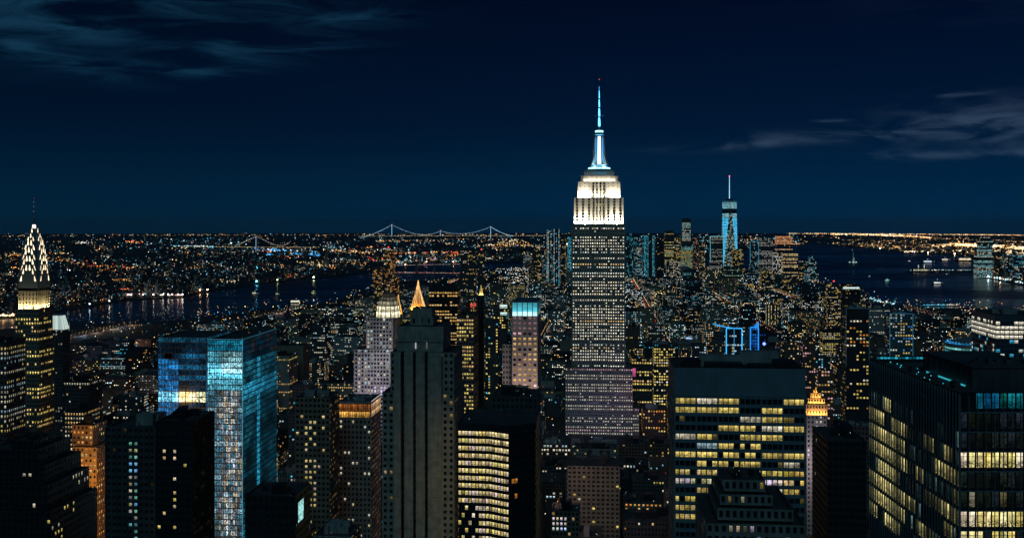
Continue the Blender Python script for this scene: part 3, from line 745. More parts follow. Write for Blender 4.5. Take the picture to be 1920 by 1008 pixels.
for k in range(5): pp.box(sx_(766 + k * 9), sx_(768.5 + k * 9), 7.4, 7.97, sz_(612), sz_(597))
pp.build('stone_pier', M['palestone'], st['root'])
for a, b_ in ((754, 760.5), (777, 782.5), (799, 805)):
    n = 34; z0, z1 = 62.0, sz_(659)
    for k in range(n):
        za, zb = z0 + (z1 - z0) * k / n, z0 + (z1 - z0) * (k + 1) / n
        bs.q((sx_(a), -2.3, za + .5), (sx_(b_), -2.3, za + .5), (sx_(b_), -2.3, zb - .5), (sx_(a), -2.3, zb - .5), 1); bs.box(sx_(a) + .02, sx_(b_) - .02, -2.7, -2.1, zb - .5, zb + .5, 2)
bs.build('window_strip', [M['lit'], M['glass'], M['black']], st['root'])
q = MB()
for a, yt, c in ((779, 641, .45), (800, 639, .1)): q.box(sx_(a), sx_(a + 1.8), -1.02, -.62, sz_(653), sz_(yt + 1), 0, (c, c * 1.05, c * 1.1))
q.build('lit_niche', M['lamp'], st['root'])

# blue-lit glass tower, left of centre
B_D = 740.0
_b = random.Random(8)
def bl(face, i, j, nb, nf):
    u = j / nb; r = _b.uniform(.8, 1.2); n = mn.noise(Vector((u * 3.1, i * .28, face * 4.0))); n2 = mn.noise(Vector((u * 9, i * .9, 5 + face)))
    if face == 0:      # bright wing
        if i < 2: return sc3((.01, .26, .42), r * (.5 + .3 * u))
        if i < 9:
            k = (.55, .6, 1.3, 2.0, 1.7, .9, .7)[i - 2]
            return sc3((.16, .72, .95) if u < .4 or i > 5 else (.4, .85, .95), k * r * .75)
        w = max(0, 1 - abs(u - .62 - .08 * math.sin(i * .35)) / .3)      # warm core runs down the wing
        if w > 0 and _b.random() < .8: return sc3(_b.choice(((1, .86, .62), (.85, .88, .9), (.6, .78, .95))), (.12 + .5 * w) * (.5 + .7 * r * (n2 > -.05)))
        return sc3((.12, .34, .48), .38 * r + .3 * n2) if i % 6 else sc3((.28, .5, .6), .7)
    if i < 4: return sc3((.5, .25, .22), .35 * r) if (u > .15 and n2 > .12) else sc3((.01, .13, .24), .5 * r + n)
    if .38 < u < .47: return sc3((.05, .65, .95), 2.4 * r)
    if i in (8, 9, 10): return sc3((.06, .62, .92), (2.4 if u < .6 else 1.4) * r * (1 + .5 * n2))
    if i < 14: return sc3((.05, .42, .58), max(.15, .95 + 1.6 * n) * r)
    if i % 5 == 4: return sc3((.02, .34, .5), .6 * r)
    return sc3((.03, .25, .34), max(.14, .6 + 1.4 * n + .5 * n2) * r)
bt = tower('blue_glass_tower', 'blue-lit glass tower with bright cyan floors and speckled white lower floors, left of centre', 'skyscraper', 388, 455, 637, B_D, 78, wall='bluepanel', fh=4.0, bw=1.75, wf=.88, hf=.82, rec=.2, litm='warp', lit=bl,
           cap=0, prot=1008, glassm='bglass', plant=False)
h_ = MB(); hw = 67 / F * B_D / 2; z = bt['zt']
for k in range(46): h_.box(hw + .004, hw + .3, 78 * k / 45 - .1, 78 * k / 45 + .1, 60, z + .6)
for k in range(16): xx = -hw + 2 * hw * k / 15; h_.box(xx - .08, xx + .08, -.3, -.004, 40, z + .6)
h_.build('mullion', M['bluepanel'], bt['root'], 'stuff')
h_ = MB(); h_.bar((hw + .35, -.35, 30), (hw + .35, -.35, z + .7), .13, 4, 0, (.12, .42, .55)); h_.bar((-hw, -.4, z + .5), (hw, -.4, z + .5), .12, 4, 0, (.05, .28, .38)); h_.bar((hw + .4, -.3, z + .5), (hw + .4, 78, z + .5), .12, 4, 0, (.03, .2, .28))
h_.build('glow_strip', M['lamp'], bt['root'])
def bl2(face, i, j, nb, nf):
    r = _b.uniform(.8, 1.2); n = mn.noise(Vector((j * .16, i * .5, 7)))
    if i == 0: return sc3((.01, .1, .18), .5)
    if i in (10, 11): return sc3((.85, .85, .5) if j > 5 else (.2, .7, 1), 1.1 * r)
    if j < 6 and i > 2: return sc3((.02, .26, .68), (.5 + .8 * n) * r)
    if i in (3, 5, 7): return sc3((.01, .16, .34), .5 * r)
    return sc3((.01, .08, .18), max(.05, .12 + .6 * n) * r)
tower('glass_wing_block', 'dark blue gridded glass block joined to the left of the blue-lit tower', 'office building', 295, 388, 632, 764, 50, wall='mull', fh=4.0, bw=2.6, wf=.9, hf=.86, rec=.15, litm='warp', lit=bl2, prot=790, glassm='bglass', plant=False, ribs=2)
tower('glass_annex', 'narrow glass annex edged in cyan light behind the blue-lit tower', 'office building', 455, 507, 700, 832, 20, wall='mull', fh=4.0, bw=2.6, wf=.85, hf=.8, lit=mk_lit('cols', .5, (((.05, .5, .7), 3), (WHI, 2)), .7, 77), prot=900, glassm='bglass')

# dark pair at lower left
_a = random.Random(14)
def la(face, i, j, nb, nf):
    if face % 10 == 0 and 4 <= j <= 5: return sc3((.25, .75, .8) if _a.random() < .45 else (.95, .92, .7), _a.uniform(.25, .9)) if _a.random() < .9 and i > 1 else None
    return sc3(YEL, .03) if _a.random() < .03 else None
a1 = tower('dark_concrete_tower', 'dark concrete tower with one lit teal-white column of windows, lower left', 'office building', 197, 291, 800, 560, 34, wall='dark', fh=3.65, bw=2.9, wf=.62, hf=.5, rec=.5, lit=la, cap=240, prot=1008, ribs=2, ribd=.6, wtank=1)
def lb(face, i, j, nb, nf):
    if face % 10 == 0:
        if j == 3 and i in (4, 5, 8, 10, 11, 12, 15, 18, 22): return sc3((1, .8, .3), _a.uniform(.5, .9))
        if j == 1 and i in (4, 5, 17): return sc3((1, .8, .35), .7)
        return sc3(YEL, _a.uniform(.3, .9)) if _a.random() < (.35 if i in (23, 24) else .05) else None
    return sc3((1, .75, .28), _a.uniform(.4, .9)) if _a.random() < (.45 if 14 <= i <= 19 else .08) else None
a2 = tower('dark_ribbed_tower', 'black ribbed tower with a broken column of yellow windows, before the blue-lit tower', 'office building', 292, 362, 788, 545, 30, wall='black', fh=3.6, bw=2.7, wf=.6, hf=.5, rec=.4, lit=lb, cap=240, prot=1008, ribs=1, ribd=.5)
# stepped black block at the corner
tower('stepped_black_block', 'broad unlit block stepping down to the right at the lower left corner', 'office building', -30, 150, 846, 600, 40, wall='black', fh=4, bw=3.4, lit=mk_lit('rand', .07, ((WHI, 2), (YEL, 2)), .6, 41), rec=.3, prot=1008, tiers=[
    (-60, 112, 950, -8, 54), (-50, 100, 905, -5, 48), (-38, 88, 872, -2, 42), (-26, 72, 842, 0, 36), (10, 58, 828, 4, 26)])
tower('banded_left_tower', 'dark tower with thin rows of pale windows cut by the left edge', 'office building', -46, 14, 640, 850, 28, wall='dark', fh=3.9, bw=2.8, lit=mk_lit('rows', .5, ((YEL, 3), (COOL, 2), (WHI, 2)), .6, 51, (.4, .4, .2)), prot=900)
tower('orange_lit_block', 'street-lit orange stone block in the gap beside the dark concrete tower', 'building', 134, 182, 800, 700, 26, wall='buff', fh=3.6, bw=3.0, lit=mk_lit('rand', .5, ((AMB, 3), (WARM, 3)), 1.0, 61), prot=1008, tiers=[(134, 182, 838, 0, 26), (126, 166, 800, 6, 20)])
glow((PX(164, 676), 676, 92), 9000, (1, .36, .05)); glow((PX(172, 672), 672, 62), 9000, (1, .36, .05)); glow((PX(150, 680), 680, 120), 4000, (1, .36, .05))
tower('curved_row_block', 'block with six bright rows of pale orange windows beside the orange-lit street', 'office building', 120, 158, 772, 930, 30, wall='dark', fh=3.9, bw=2.6, lit=mk_lit('rows', .8, ((WHI, 2), (WARM, 3)), .8, 63, (.1, .3, .6)), prot=850)
tower('long_row_block', 'long low block with three rows of warm windows right of the arched crown tower', 'office building', 108, 168, 716, 1150, 30, wall='dark', fh=4, bw=3, lit=mk_lit('rows', .5, ((WHI, 2), (WARM, 3)), .7, 64, (.6, .1, .3)))
# white draped roof, its floodlighting painted in as glowing panels
wt_ = tower('hotel_tower', 'dark hotel block topped by a white draped roof with painted-in floodlight glow', 'hotel', 88, 118, 618, 1150, 16, wall='dark', fh=3.5, bw=3.2, lit=mk_lit('rand', .1, ((WHI, 1),), .4, 65), plant=False)
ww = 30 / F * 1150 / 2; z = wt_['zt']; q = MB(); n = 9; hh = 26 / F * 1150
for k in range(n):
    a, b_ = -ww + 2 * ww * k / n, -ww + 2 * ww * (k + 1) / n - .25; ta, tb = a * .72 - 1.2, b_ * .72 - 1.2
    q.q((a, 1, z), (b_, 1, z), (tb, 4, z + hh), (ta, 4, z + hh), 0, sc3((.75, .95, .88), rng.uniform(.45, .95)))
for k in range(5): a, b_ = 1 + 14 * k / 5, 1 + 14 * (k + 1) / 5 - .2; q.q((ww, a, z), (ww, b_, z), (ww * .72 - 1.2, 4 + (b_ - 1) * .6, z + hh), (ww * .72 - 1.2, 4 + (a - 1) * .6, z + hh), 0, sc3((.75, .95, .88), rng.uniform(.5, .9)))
q.build('glow_painted_roof_panel', M['lamp'], wt_['root']); q = MB(); q.box(-ww * .7 - 1.2, ww * .7 - 1.2, 4.1, 12, z - .5, z + hh + .2); q.build('draped_roof_core', M['steel'], wt_['root'])

# tan towers between the blue glass and the stone tower
_tan = random.Random(99)
def tl(face, i, j, nb, nf):
    if face == 0: return sc3((1, .78, .34), _tan.uniform(.5, .95)) if (j in (2, 3, 4) and _tan.random() < .55 and i > 3) or _tan.random() < .06 else None
    return sc3((1, .75, .3), _tan.uniform(.4, .9)) if _tan.random() < .3 else None
tower('tan_stone_tower', 'tan stone tower with a central column of yellow windows, right of the blue-lit glass', 'office building', 553, 619, 745, 700, 26, wall='buff', fh=3.75, bw=2.9, wf=.6, hf=.5, rec=.4, lit=tl, cap=200, prot=1008, wtank=2)
ot = tower('amber_top_tower', 'grey tower under an amber lit loggia with a brightly glittering side wall', 'office building', 635, 696, 752, 755, 34, wall='stone', fh=3.8, bw=3.0, wf=.5, hf=.5, rec=.35,
           lit=lambda face, i, j, nb, nf: (sc3(_tan.choice(((1, .55, .25), (1, .8, .7), (1, .7, .4))), _tan.uniform(.3, 1.1)) if _tan.random() < .75 else None) if face == 1 else (sc3(WHI, .6) if _tan.random() < .13 else None), prot=1008, blank=13, cap=100)
hw = 61 / F * 755 / 2; z = ot['zt']; q = MB()
for k in range(14):
    a, b_ = -hw + .4 + (2 * hw - .8) * k / 14, -hw + .4 + (2 * hw - .8) * (k + 1) / 14 - .35
    q.q((a, -.05, z - 11.5), (b_, -.05, z - 11.5), (b_, -.05, z - 7.5), (a, -.05, z - 7.5), 0, sc3((1, .5, .09), _tan.choice((.5, .9, 1.3)))); q.q((a, -.05, z - 7.0), (b_, -.05, z - 7.0), (b_, -.05, z - 2), (a, -.05, z - 2), 0, sc3((1, .30, .05), _tan.uniform(.15, .5)))
for k in range(14):
    a, b_ = .4 + 33.2 * k / 14, .4 + 33.2 * (k + 1) / 14 - .35
    for (u0, u1) in ((11.5, 7.5), (7, 2)): q.q((hw + .05, a, z - u0), (hw + .05, b_, z - u0), (hw + .05, b_, z - u1), (hw + .05, a, z - u1), 0, sc3((1, .6, .3), _tan.uniform(.3, 1.0)))
q.build('lit_loggia_panel', M['lit'], ot['root'])
q = MB(); q.bar((hw + .6, -.6, z + .3), (hw + .6, 34, z + .3), .22, 4, 0, (.8, .75, .8)); q.build('glow_strip', M['lamp'], ot['root'])

# bright banded office block
_y = random.Random(4)
def yl(face, i, j, nb, nf):
    if face == 2: return sc3(AMB, .5) if _y.random() < .02 else None
    if i > 9 and face == 0 and j < 6 and (i + j) % 3 != 0: return None
    return sc3((1, .82, .40), _y.uniform(.55, 1.1)) if _y.random() < .97 else sc3((1, .8, .4), .25)
DD = 540.0; k_ = DD / F
yb = tower('bright_banded_block', 'office block with fourteen unbroken bands of brilliant yellow-white windows', 'office building', 858, 1008, 793, DD, 40, wall='black', fh=3.9, bw=1.9, wf=.93, hf=.62, rec=.3, lit=yl, cap=290, prot=1008, blank=3.5,
           foot=[((858 - 933) * k_, 0), ((917 - 933) * k_, -1), ((956 - 933) * k_, -7), ((1004 - 933) * k_, 4), ((1004 - 933) * k_, 40), ((858 - 933) * k_, 40)], tiers=[(858, 1008, 793, 0, 40)], plant=False)
tower('dark_box_block', 'plain dark block with a flat roof behind the bright banded offices', 'office building', 922, 1008, 744, 640, 34, wall='dark', fh=3.9, bw=2.8, lit=mk_lit('none'), prot=800)
tower('dim_warm_block', 'dark block with a few orange windows right of the bright banded offices', 'office building', 972, 1012, 812, 600, 22, wall='buff', fh=3.7, bw=2.8, lit=mk_lit('rand', .22, ((AMB, 2), (WARM, 2)), .6, 88), prot=1008)

# screen building
sc_ = tower('billboard_block', 'low black block with a bright tilted cyan video screen on its right end', 'building', 458, 556, 928, 470, 24, wall='black', fh=3.8, bw=3, lit=mk_lit('rand', .06, ((COOL, 1),), .6, 91), prot=1008, cap=60)
hw = 98 / F * 470 / 2; q = MB(); z = sc_['zt']; R2 = random.Random(3)
for a in range(5):
    for b_ in range(8): 
        y0_, y1_ = .8 + a * 1.7, .8 + a * 1.7 + 1.66; z0_ = z - 3.2 - 1.15 * b_
        q.q((hw + .8, y0_, z0_ - 1.1), (hw + .8, y1_, z0_ - 1.1), (hw + .8, y1_, z0_), (hw + .8, y0_, z0_), 0, sc3((.45, .95, .9), R2.uniform(.3, 1.1)))
q.build('video_screen', M['lamp'], sc_['root']); q = MB(); q.box(hw + .01, hw + .78, .5, 9.6, z - 12.8, z - 2.9); q.build('screen_case', M['darkmetal'], sc_['root'])

tower('terraced_block', 'stepped grey block with terraces standing in front of the foot of the dark slab', 'apartment building', 1322, 1500, 930, 330, 26, wall='stone', fh=3.3, bw=2.2, wf=.55, hf=.6, rec=.35, lit=mk_lit('rand', .16, ((WHI, 2), (YEL, 1), (COOL, 1)), .3, 161), cap=120, prot=1008,
      tiers=[(1322, 1502, 972, -6, 36), (1345, 1484, 950, -2, 30), (1352, 1450, 930, 2, 24), (1362, 1440, 908, 6, 16)])
tower('white_window_block', 'small buff block with rows of bright white windows below the white-crowned tower', 'building', 1034, 1086, 958, 740, 24, wall='buff', fh=3.6, bw=2.9, wf=.6, hf=.6, rec=.3,
      lit=lambda f, i, j, nb, nf: (sc3((.85, 1, .95) if i > 2 else WHI, _y.uniform(.6, 1.1)) if f == 0 and j < 4 and i in (1, 2, 3) else sc3(WARM, .5) if _y.random() < .12 else None), prot=1008, wtank=1, cap=80)
# cyan-crowned pink tower
ct = tower('cyan_crowned_tower', 'pale pink tower with five window columns and a glowing cyan glass crown', 'office building', 960, 1008, 592, 790, 42, wall='pink', fh=3.95, bw=3.9, wf=.55, hf=.48, rec=.4, plant=False,
           lit=lambda face, i, j, nb, nf: sc3(WARM if i > 3 else PNK, _y.uniform(.4, 1.0) if i > 2 else .25) if face == 0 and _y.random() < .75 else (sc3((.1, .5, .6), .3) if face == 1 and _y.random() < .35 else None), prot=760)
hw = 48 / F * 790 / 2; z = ct['zt']; q = MB(); n = 5; zt = z + 25 / F * 790; fr = MB()
for sd in (0, 1):
    L = 2 * hw if sd == 0 else 42; nn = 5 if sd == 0 else 6
    for k in range(nn):
        for s in range(6):
            a, b_ = L * (k + .08) / nn, L * (k + .92) / nn; za, zb = z + (zt - z) * s / 6, z + (zt - z) * (s + 1) / 6 - .12; I = (1.5 - s * .2) * R2.uniform(.7, 1.05); c = sc3((.55, .98, 1) if s < 2 else (.10, .62, .78), I)
            if sd == 0: q.q((-hw + a, .3, za), (-hw + b_, .3, za), (-hw + b_, .3, zb), (-hw + a, .3, zb), 0, c)
            else: q.q((hw - .3, a, za), (hw - .3, b_, za), (hw - .3, b_, zb), (hw - .3, a, zb), 0, c)
        p = L * k / nn
        if sd == 0: fr.box(-hw + p - .25, -hw + p + .25, -.2, .29, z, zt + .3)
        else: fr.box(hw - .29, hw + .2, p - .25, p + .25, z, zt + .3)
fr.box(-hw + .5, hw - .5, .6, 41, z - .5, zt - .5); fr.box(-hw - .2, hw + .2, -.2, 42, zt + .3, zt + .8)
q.build('crown_panel', M['lamp'], ct['root'], 'stuff'); fr.build('crown_frame', M['steel'], ct['root'])
glow((PX(983, 750), 750, 70), 16000, (1, .62, .55)); glow((PX(983, 752), 752, 130), 9000, (1, .66, .6))
tower('grey_side_block', 'plain grey louvred block pressed against the left of the cyan-crowned tower', 'building', 942, 959, 645, 800, 30, wall='concrete', fh=3.9, bw=2.5, lit=mk_lit('none'), prot=750)

# amber floors tower and neighbours
tower('amber_floors_tower', 'flat-topped black tower with rows of amber office light above the stone tower shoulder', 'office building', 804, 858, 535, 1400, 30, wall='black', fh=4.2, bw=3.6, wf=.75, hf=.45, lit=mk_lit('rows', .5, (((1, .55, .14), 3), ((1, .65, .25), 2)), 1.0, 3, (.25, .3, .45)), blank=8, prot=800)
tower('yellow_pair_tower', 'tower with twin columns of yellow window bands, directly right of the stone tower', 'office building', 856, 888, 590, 1050, 34, wall='dark', fh=3.9, bw=2.4, wf=.7, hf=.5, lit=mk_lit('rows', .6, ((YEL, 4), (WARM, 1)), .9, 112, (.3, .3, .4)), prot=790)
tower('black_slim_tower', 'black slim shaft carrying a tiny yellow pyramid roof', 'tower', 894, 907, 556, 1500, 10, wall='black', fh=4, bw=4, lit=mk_lit('none'), prot=700, plant=False)
tower('red_sign_block', 'dark block with warm window columns and two red roof signs', 'apartment building', 874, 894, 566, 1450, 22, wall='brick', fh=3.4, bw=3.2, lit=mk_lit('cols', .4, ((WARM, 3), (WHI, 1)), .8, 114), prot=700)
def pyramid(loc, w, h, n, col, rcol, name, label, cat, lampp, base=0.0):
    r = empty(name, loc, -TH, label, cat); mb = MB()
    a = w / 2; stp = 6; li = MB()
    for k in range(stp):   # concave steep pyramid
        t0, t1 = k / stp, (k + 1) / stp; f = lambda t: a * (1 - t) ** 1.35 + .25
        mb.prism([(-f(t0), -f(t0)), (f(t0), -f(t0)), (f(t0), f(t0)), (-f(t0), f(t0))], h * t0, h * t1, pts1=[(-f(t1), -f(t1)), (f(t1), -f(t1)), (f(t1), f(t1)), (-f(t1), f(t1))])
        for i in range(n + 1):
            u = -1 + 2 * i / n
            for (sx1, sy1) in ((u, -1), (1, u), (-1, u)):
                li.bar((sx1 * f(t0) * 1.04, sy1 * f(t0) * 1.04, h * t0 + .2), (sx1 * f(t1) * 1.04, sy1 * f(t1) * 1.04, h * t1 - .2), w * .018, 4, 0, sc3(col, rng.uniform(.5, 1.8)))
    mb.box(-a * 1.15, a * 1.15, -a * 1.15, a * 1.15, -3 - base, -.02)
    mb.build('pyramid_roof', M['gold'], r); li.build('glow_strip', M['lamp'], r)
    if lampp:
        for s in (-1, 1): area(r, (0 if s < 0 else a * 1.35, -a * 1.35 if s < 0 else 0, .5), w * .8 if s < 0 else .6, .6 if s < 0 else w * .8, lampp, rcol, (math.radians(180 - 30), 0, 0) if s < 0 else (math.pi, math.radians(30), 0))
    return r
D = 1700.0; pyramid((PX(784, D), D, PZ(579, D)), 24 / F * D, 54 / F * D, 5, (1, .55, .2), (1, .5, .12), 'golden_pyramid_tower', 'tall golden pyramid roof outlined in lights, rising behind the stone setback tower', 'tower', 16000, base=PZ(579, D) - gz(0, D) - 4)
D = 2000.0; pyramid((PX(747, D), D, PZ(588, D)), 12 / F * D, 36 / F * D, 3, (1, .5, .12), (1, .45, .08), 'golden_spire_tower', 'smaller gold spire just right of the glowing glass dome', 'tower', 8000, base=PZ(588, D) - gz(0, D) - 4)
D = 1500.0; pyramid((PX(902, D), D + 4, PZ(553, D)), 7 / F * D, 18 / F * D, 2, (1, .8, .25), (1, .8, .3), 'yellow_pyramid_roof', 'tiny yellow lit pyramid cap on the black slim shaft', 'tower', 2500)
# domed tower with lit vertical ribs
dm = tower('glass_dome_tower', 'ribbed tower with pale lit piers under a glowing glass dome', 'skyscraper', 688, 734, 596, 1000, 26, wall='pink', fh=3.8, bw=3.2, wf=.62, hf=.6, rec=.4, ribs=1, ribd=.8, lit=mk_lit('cols', .38, ((WHI, 3), (COOL, 1)), .7, 121), prot=722, plant=False,
           tiers=[(664, 736, 655, 0, 34), (686, 734, 596, 3, 28)])
q = MB(); fr = MB(); hw = 23 / F * 1000; cxd = (711 - 700) / F * 1000; z = dm['zt']; ny_ = 9
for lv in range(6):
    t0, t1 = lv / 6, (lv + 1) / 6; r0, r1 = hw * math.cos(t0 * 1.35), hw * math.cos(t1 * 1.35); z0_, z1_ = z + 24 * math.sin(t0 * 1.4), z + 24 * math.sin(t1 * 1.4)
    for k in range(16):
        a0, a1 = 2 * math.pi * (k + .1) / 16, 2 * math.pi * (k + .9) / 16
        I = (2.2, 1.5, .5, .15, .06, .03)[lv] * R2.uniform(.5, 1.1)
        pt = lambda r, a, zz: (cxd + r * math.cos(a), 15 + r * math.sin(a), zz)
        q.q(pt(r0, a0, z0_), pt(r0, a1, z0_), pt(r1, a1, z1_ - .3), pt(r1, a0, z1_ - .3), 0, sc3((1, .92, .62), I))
        a2 = 2 * math.pi * k / 16; fr.bar(pt(r0 + .15, a2, z0_), pt(r1 + .15, a2, z1_), .3)
fr.prism(ngon(cxd, 15, hw * .93, 16), z - .5, z + 6, pts1=ngon(cxd, 15, hw * .85, 16)); fr.prism(ngon(cxd, 15, hw * .85, 16), z + 6, z + 20, pts1=ngon(cxd, 15, hw * .3, 16))
q.build('dome_pane', M['lit'], dm['root'], 'stuff'); fr.build('dome_rib', M['steel'], dm['root'])
glow((PX(680, 962), 962, 95), 7000, (.8, .7, 1)); glow((PX(712, 962), 962, 135), 7000, (.85, .85, 1))

# gold-crowned small tower right of the slab
gc = tower('gold_crowned_tower', 'slim stone tower with a blazing orange-gold stepped crown, right of the dark slab', 'tower', 1512, 1550, 778, 820, 16, wall='lime', fh=3.7, bw=3.2, wf=.45, hf=.45, rec=.4, plant=False,
           lit=lambda face, i, j, nb, nf: sc3((.95, .85, .85), _y.uniform(.3, .9)) if j in (2, 3) and _y.random() < .8 and face % 10 == 0 else None, prot=905,
           tiers=[(1513, 1550, 778, 0, 16), (1512, 1550.5, 757, -.3, 16.6, dict(lit=mk_lit('none'), bw=2.2, wf=.4, hf=.5)), (1516, 1547, 747, 2, 12, dict(lit=mk_lit('none'), bw=2.2)), (1522, 1541, 738, 4, 8, dict(lit=mk_lit('none'), bw=2.2)), (1528, 1535, 733, 6, 4, dict(lit=mk_lit('none'), bw=2.2))])
gg = gz(PX(1531, 820), 820); gzf = lambda py: PZ(py, 820) - gg; q = MB(); xx = (1533.5 - 1531) / F * 820
q.bar((xx, 8, gzf(734)), (xx, 8, gzf(727)), .5, 6, r1=.12); q.build('spire', M['gold'], gc['root']); q = MB(); q.bar((xx, 7.2, gzf(744)), (xx, 7.6, gzf(728)), .5, 4, 0, (1.6, .6, .1), .15); q.build('glow_strip', M['lamp'], gc['root'])  # glowing bar added in front so the spire looks floodlit
for (w, y, py, p) in ((15, -1.8, 777, 3000), (13, .6, 756.5, 1500), (8, 2.6, 746.5, 800), (3, 5, 737.5, 200)): area(gc['root'], (.4, y, gzf(py) + .2), w, .4, p, (1, .42, .07), (math.radians(180 - 25), 0, 0))
area(gc['root'], (-9.3, 8, gzf(777)), .4, 12, 2200, (1, .42, .07), (math.pi, math.radians(-20), 0))
glow((PX(1531, 790), 790, 75), 7000, (.95, .8, 1))
tower('black_wide_block', 'unlit black block between the gold-crowned tower and the glass corner tower', 'office building', 1552, 1624, 826, 560, 40, wall='black', fh=3.9, bw=3.0, wf=.7, hf=.5, lit=lambda f, i, j, nb, nf: sc3((1, .9, .7), .6) if _y.random() < .008 else None, prot=1008)
tower('blue_glass_apartment', 'dark blue glass tower with sparse amber windows, left behind the glass corner tower', 'apartment building', 1587, 1629, 578, 1080, 24, wall='black', fh=3.6, bw=3.2, wf=.6, hf=.5, lit=mk_lit('rand', .36, ((YEL, 3), (AMB, 2), (WHI, 2)), .9, 131), prot=750, edge=((.02, .08, .12), .15, 60), glassm='bglass', blank=8)
tower('speckled_apartment', 'blue-grey apartment tower with many small pale windows, above the glass corner tower', 'apartment building', 1669, 1711, 588, 1200, 24, wall='bluepanel', fh=3.4, bw=3.0, wf=.6, hf=.5, lit=mk_lit('rand', .4, ((COOL, 3), (WHI, 3), (YEL, 2), ((.1, .4, 1), 2)), .8, 132), prot=680, edge=((.02, .14, .24), .25, 70))
tower('white_banded_tower', 'glass office block with brilliant white top floors at the right edge', 'office building', 1869, 1985, 592, 1000, 66, wall='mull', fh=4.4, bw=4.2, wf=.86, hf=.66, rec=.2, glassm='bglass', blank=5,
      lit=lambda face, i, j, nb, nf: sc3((1, .93, .74), _y.uniform(.8, 1.2)) if (i in (1, 2) or (i == 0 and _y.random() < .5) or (i == 3 and _y.random() < .8)) else (sc3(_y.choice(((.9, .9, .8), (.05, .5, .8))), .7) if _y.random() < (.4 if i in (6, 7, 9, 10) else .08) else None), prot=672)

# round arena lit in blue
r = empty('round_arena', (PX(1822, 1500), 1500, gz(PX(1822, 1500), 1500)), 0, 'round arena roof ringed with blue lights in front of the white banded office block', 'arena')
zr = PZ(640, 1500); zb_ = zr - 14; q = MB(); Rr = 46 / F * 1500
q.prism(ngon(0, 0, Rr, 40), 0, zr); q.prism(ngon(0, 0, Rr * .92, 40), zr, zr + 3.5, pts1=ngon(0, 0, Rr * .5, 40)); q.build('arena_drum', M['concrete'], r)
q = MB()
for k in range(40):
    a0, a1 = 2 * math.pi * k / 40, 2 * math.pi * (k + .85) / 40
    for (za, zb2, c) in ((zr - 1.2, zr - .2, sc3((.02, .35, .9), R2.uniform(.5, 1.4))), (zr - 9.5, zr - 7, sc3((.3, .9, .85), R2.uniform(.1, 1.0))), (zr - 14, zr - 12, sc3((.05, .6, .8), R2.uniform(.2, 1.0)))):
        q.q((Rr * 1.01 * math.cos(a0), Rr * 1.01 * math.sin(a0), za), (Rr * 1.01 * math.cos(a1), Rr * 1.01 * math.sin(a1), za), (Rr * 1.01 * math.cos(a1), Rr * 1.01 * math.sin(a1), zb2), (Rr * 1.01 * math.cos(a0), Rr * 1.01 * math.sin(a0), zb2), 0, c)
    q.octa((Rr * .93 * math.cos(a0), Rr * .93 * math.sin(a0), zr + .8), .7, 0, sc3((.1, .5, 1), R2.uniform(.3, 2)))
q.build('ring_light', M['lamp'], r, 'stuff')
HERO.append((1775, 1870, 632, 672, 1500, (PX(1822, 1500), 1500, -Rr, Rr, -Rr, Rr)))

# blue outlined pair in the middle distance
c = (.03, .42, .95)
bo = tower('blue_outlined_tower', 'tower outlined in electric blue light with a curved lit roof line, above the dark slab', 'office building', 1362, 1391, 616, 1400, 22, wall='black', fh=4, bw=3.4, wf=.7, hf=.5, glassm='bglass',
           lit=mk_lit('rows', .35, ((COOL, 3), (YEL, 1)), .9, 141, (.6, .2, .2)), edge=(sc3(c, 1.5), .7, 48), prot=688)
q = MB(); z = bo['zt']; hw = 29 / F * 1400 / 2
q.bar((0, -.4, z - 46), (0, -.4, z), .4, 4, 0, sc3(c, .7))
for k in range(10):
    t0, t1 = k / 10, (k + 1) / 10; f = lambda t: (-hw - 18 + (36 + 0) * t * .95 - 0, -.6 - 0, z + 6.5 - 6 * math.sin(math.pi * t * .5)); q.bar(f(t0), f(t1), .8, 4, 0, sc3((.04, .35, .8), 1.1))
q.build('roof_light_strip', M['lamp'], bo['root'])
tower('curved_dark_annex', 'dim annex with yellow windows under the curved blue roof line', 'office building', 1341, 1361, 622, 1415, 20, wall='dark', fh=4, bw=3, lit=mk_lit('rand', .3, ((YEL, 1),), .5, 142), prot=680)
q = tower('blue_fin_tower', 'narrow glowing blue tower with a pointed fin beside the blue-outlined tower', 'office building', 1407, 1422, 614, 1390, 14, wall='black', fh=4, bw=2.6, wf=.7, hf=.7, lit=mk_lit('rand', .8, (((.02, .2, .8), 3), ((.1, .4, .8), 1)), .9, 143), edge=(sc3((.02, .3, 1), 1.3), .55, 46), prot=688)
f = MB(); z = q['zt']; hw = 15 / F * 1390 / 2; f.poly([(hw - 7, 1, z), (hw, 1, z), (hw, 1, z + 8)], 0, sc3((.02, .3, 1), .9)); f.poly([(hw, 1.6, z), (hw - 7, 1.6, z), (hw, 1.6, z + 8)], 0, sc3((.02, .3, 1), .5)); f.bar((hw, 1.3, z), (hw, 1.3, z + 8), .4, 4, 0, sc3((.05, .45, 1), 1.5))
f.build('roof_fin', M['lamp'], q['root'])
tower('deep_blue_block', 'dim block washed in deep blue right of the narrow blue tower', 'apartment building', 1424, 1440, 616, 1480, 16, wall='black', fh=3.6, bw=2.8, lit=mk_lit('rand', .55, (((.01, .12, .6), 3), ((.02, .2, .7), 1)), .7, 144), prot=660)
lb_ = tower('blue_beacon_block', 'low block with one bright blue-violet lamp and pink rows', 'building', 1428, 1462, 648, 1330, 16, wall='dark', fh=4, bw=3.4, lit=mk_lit('rand', .3, ((PNK, 2), ((.4, .4, 1), 2)), .5, 145), prot=685)
f = MB(); f.octa((-8, 1, lb_['zt'] + 2.5), 2.4, 0, sc3((.12, .2, 1), 4)); f.build('blue_lamp', M['lamp'], lb_['root'])

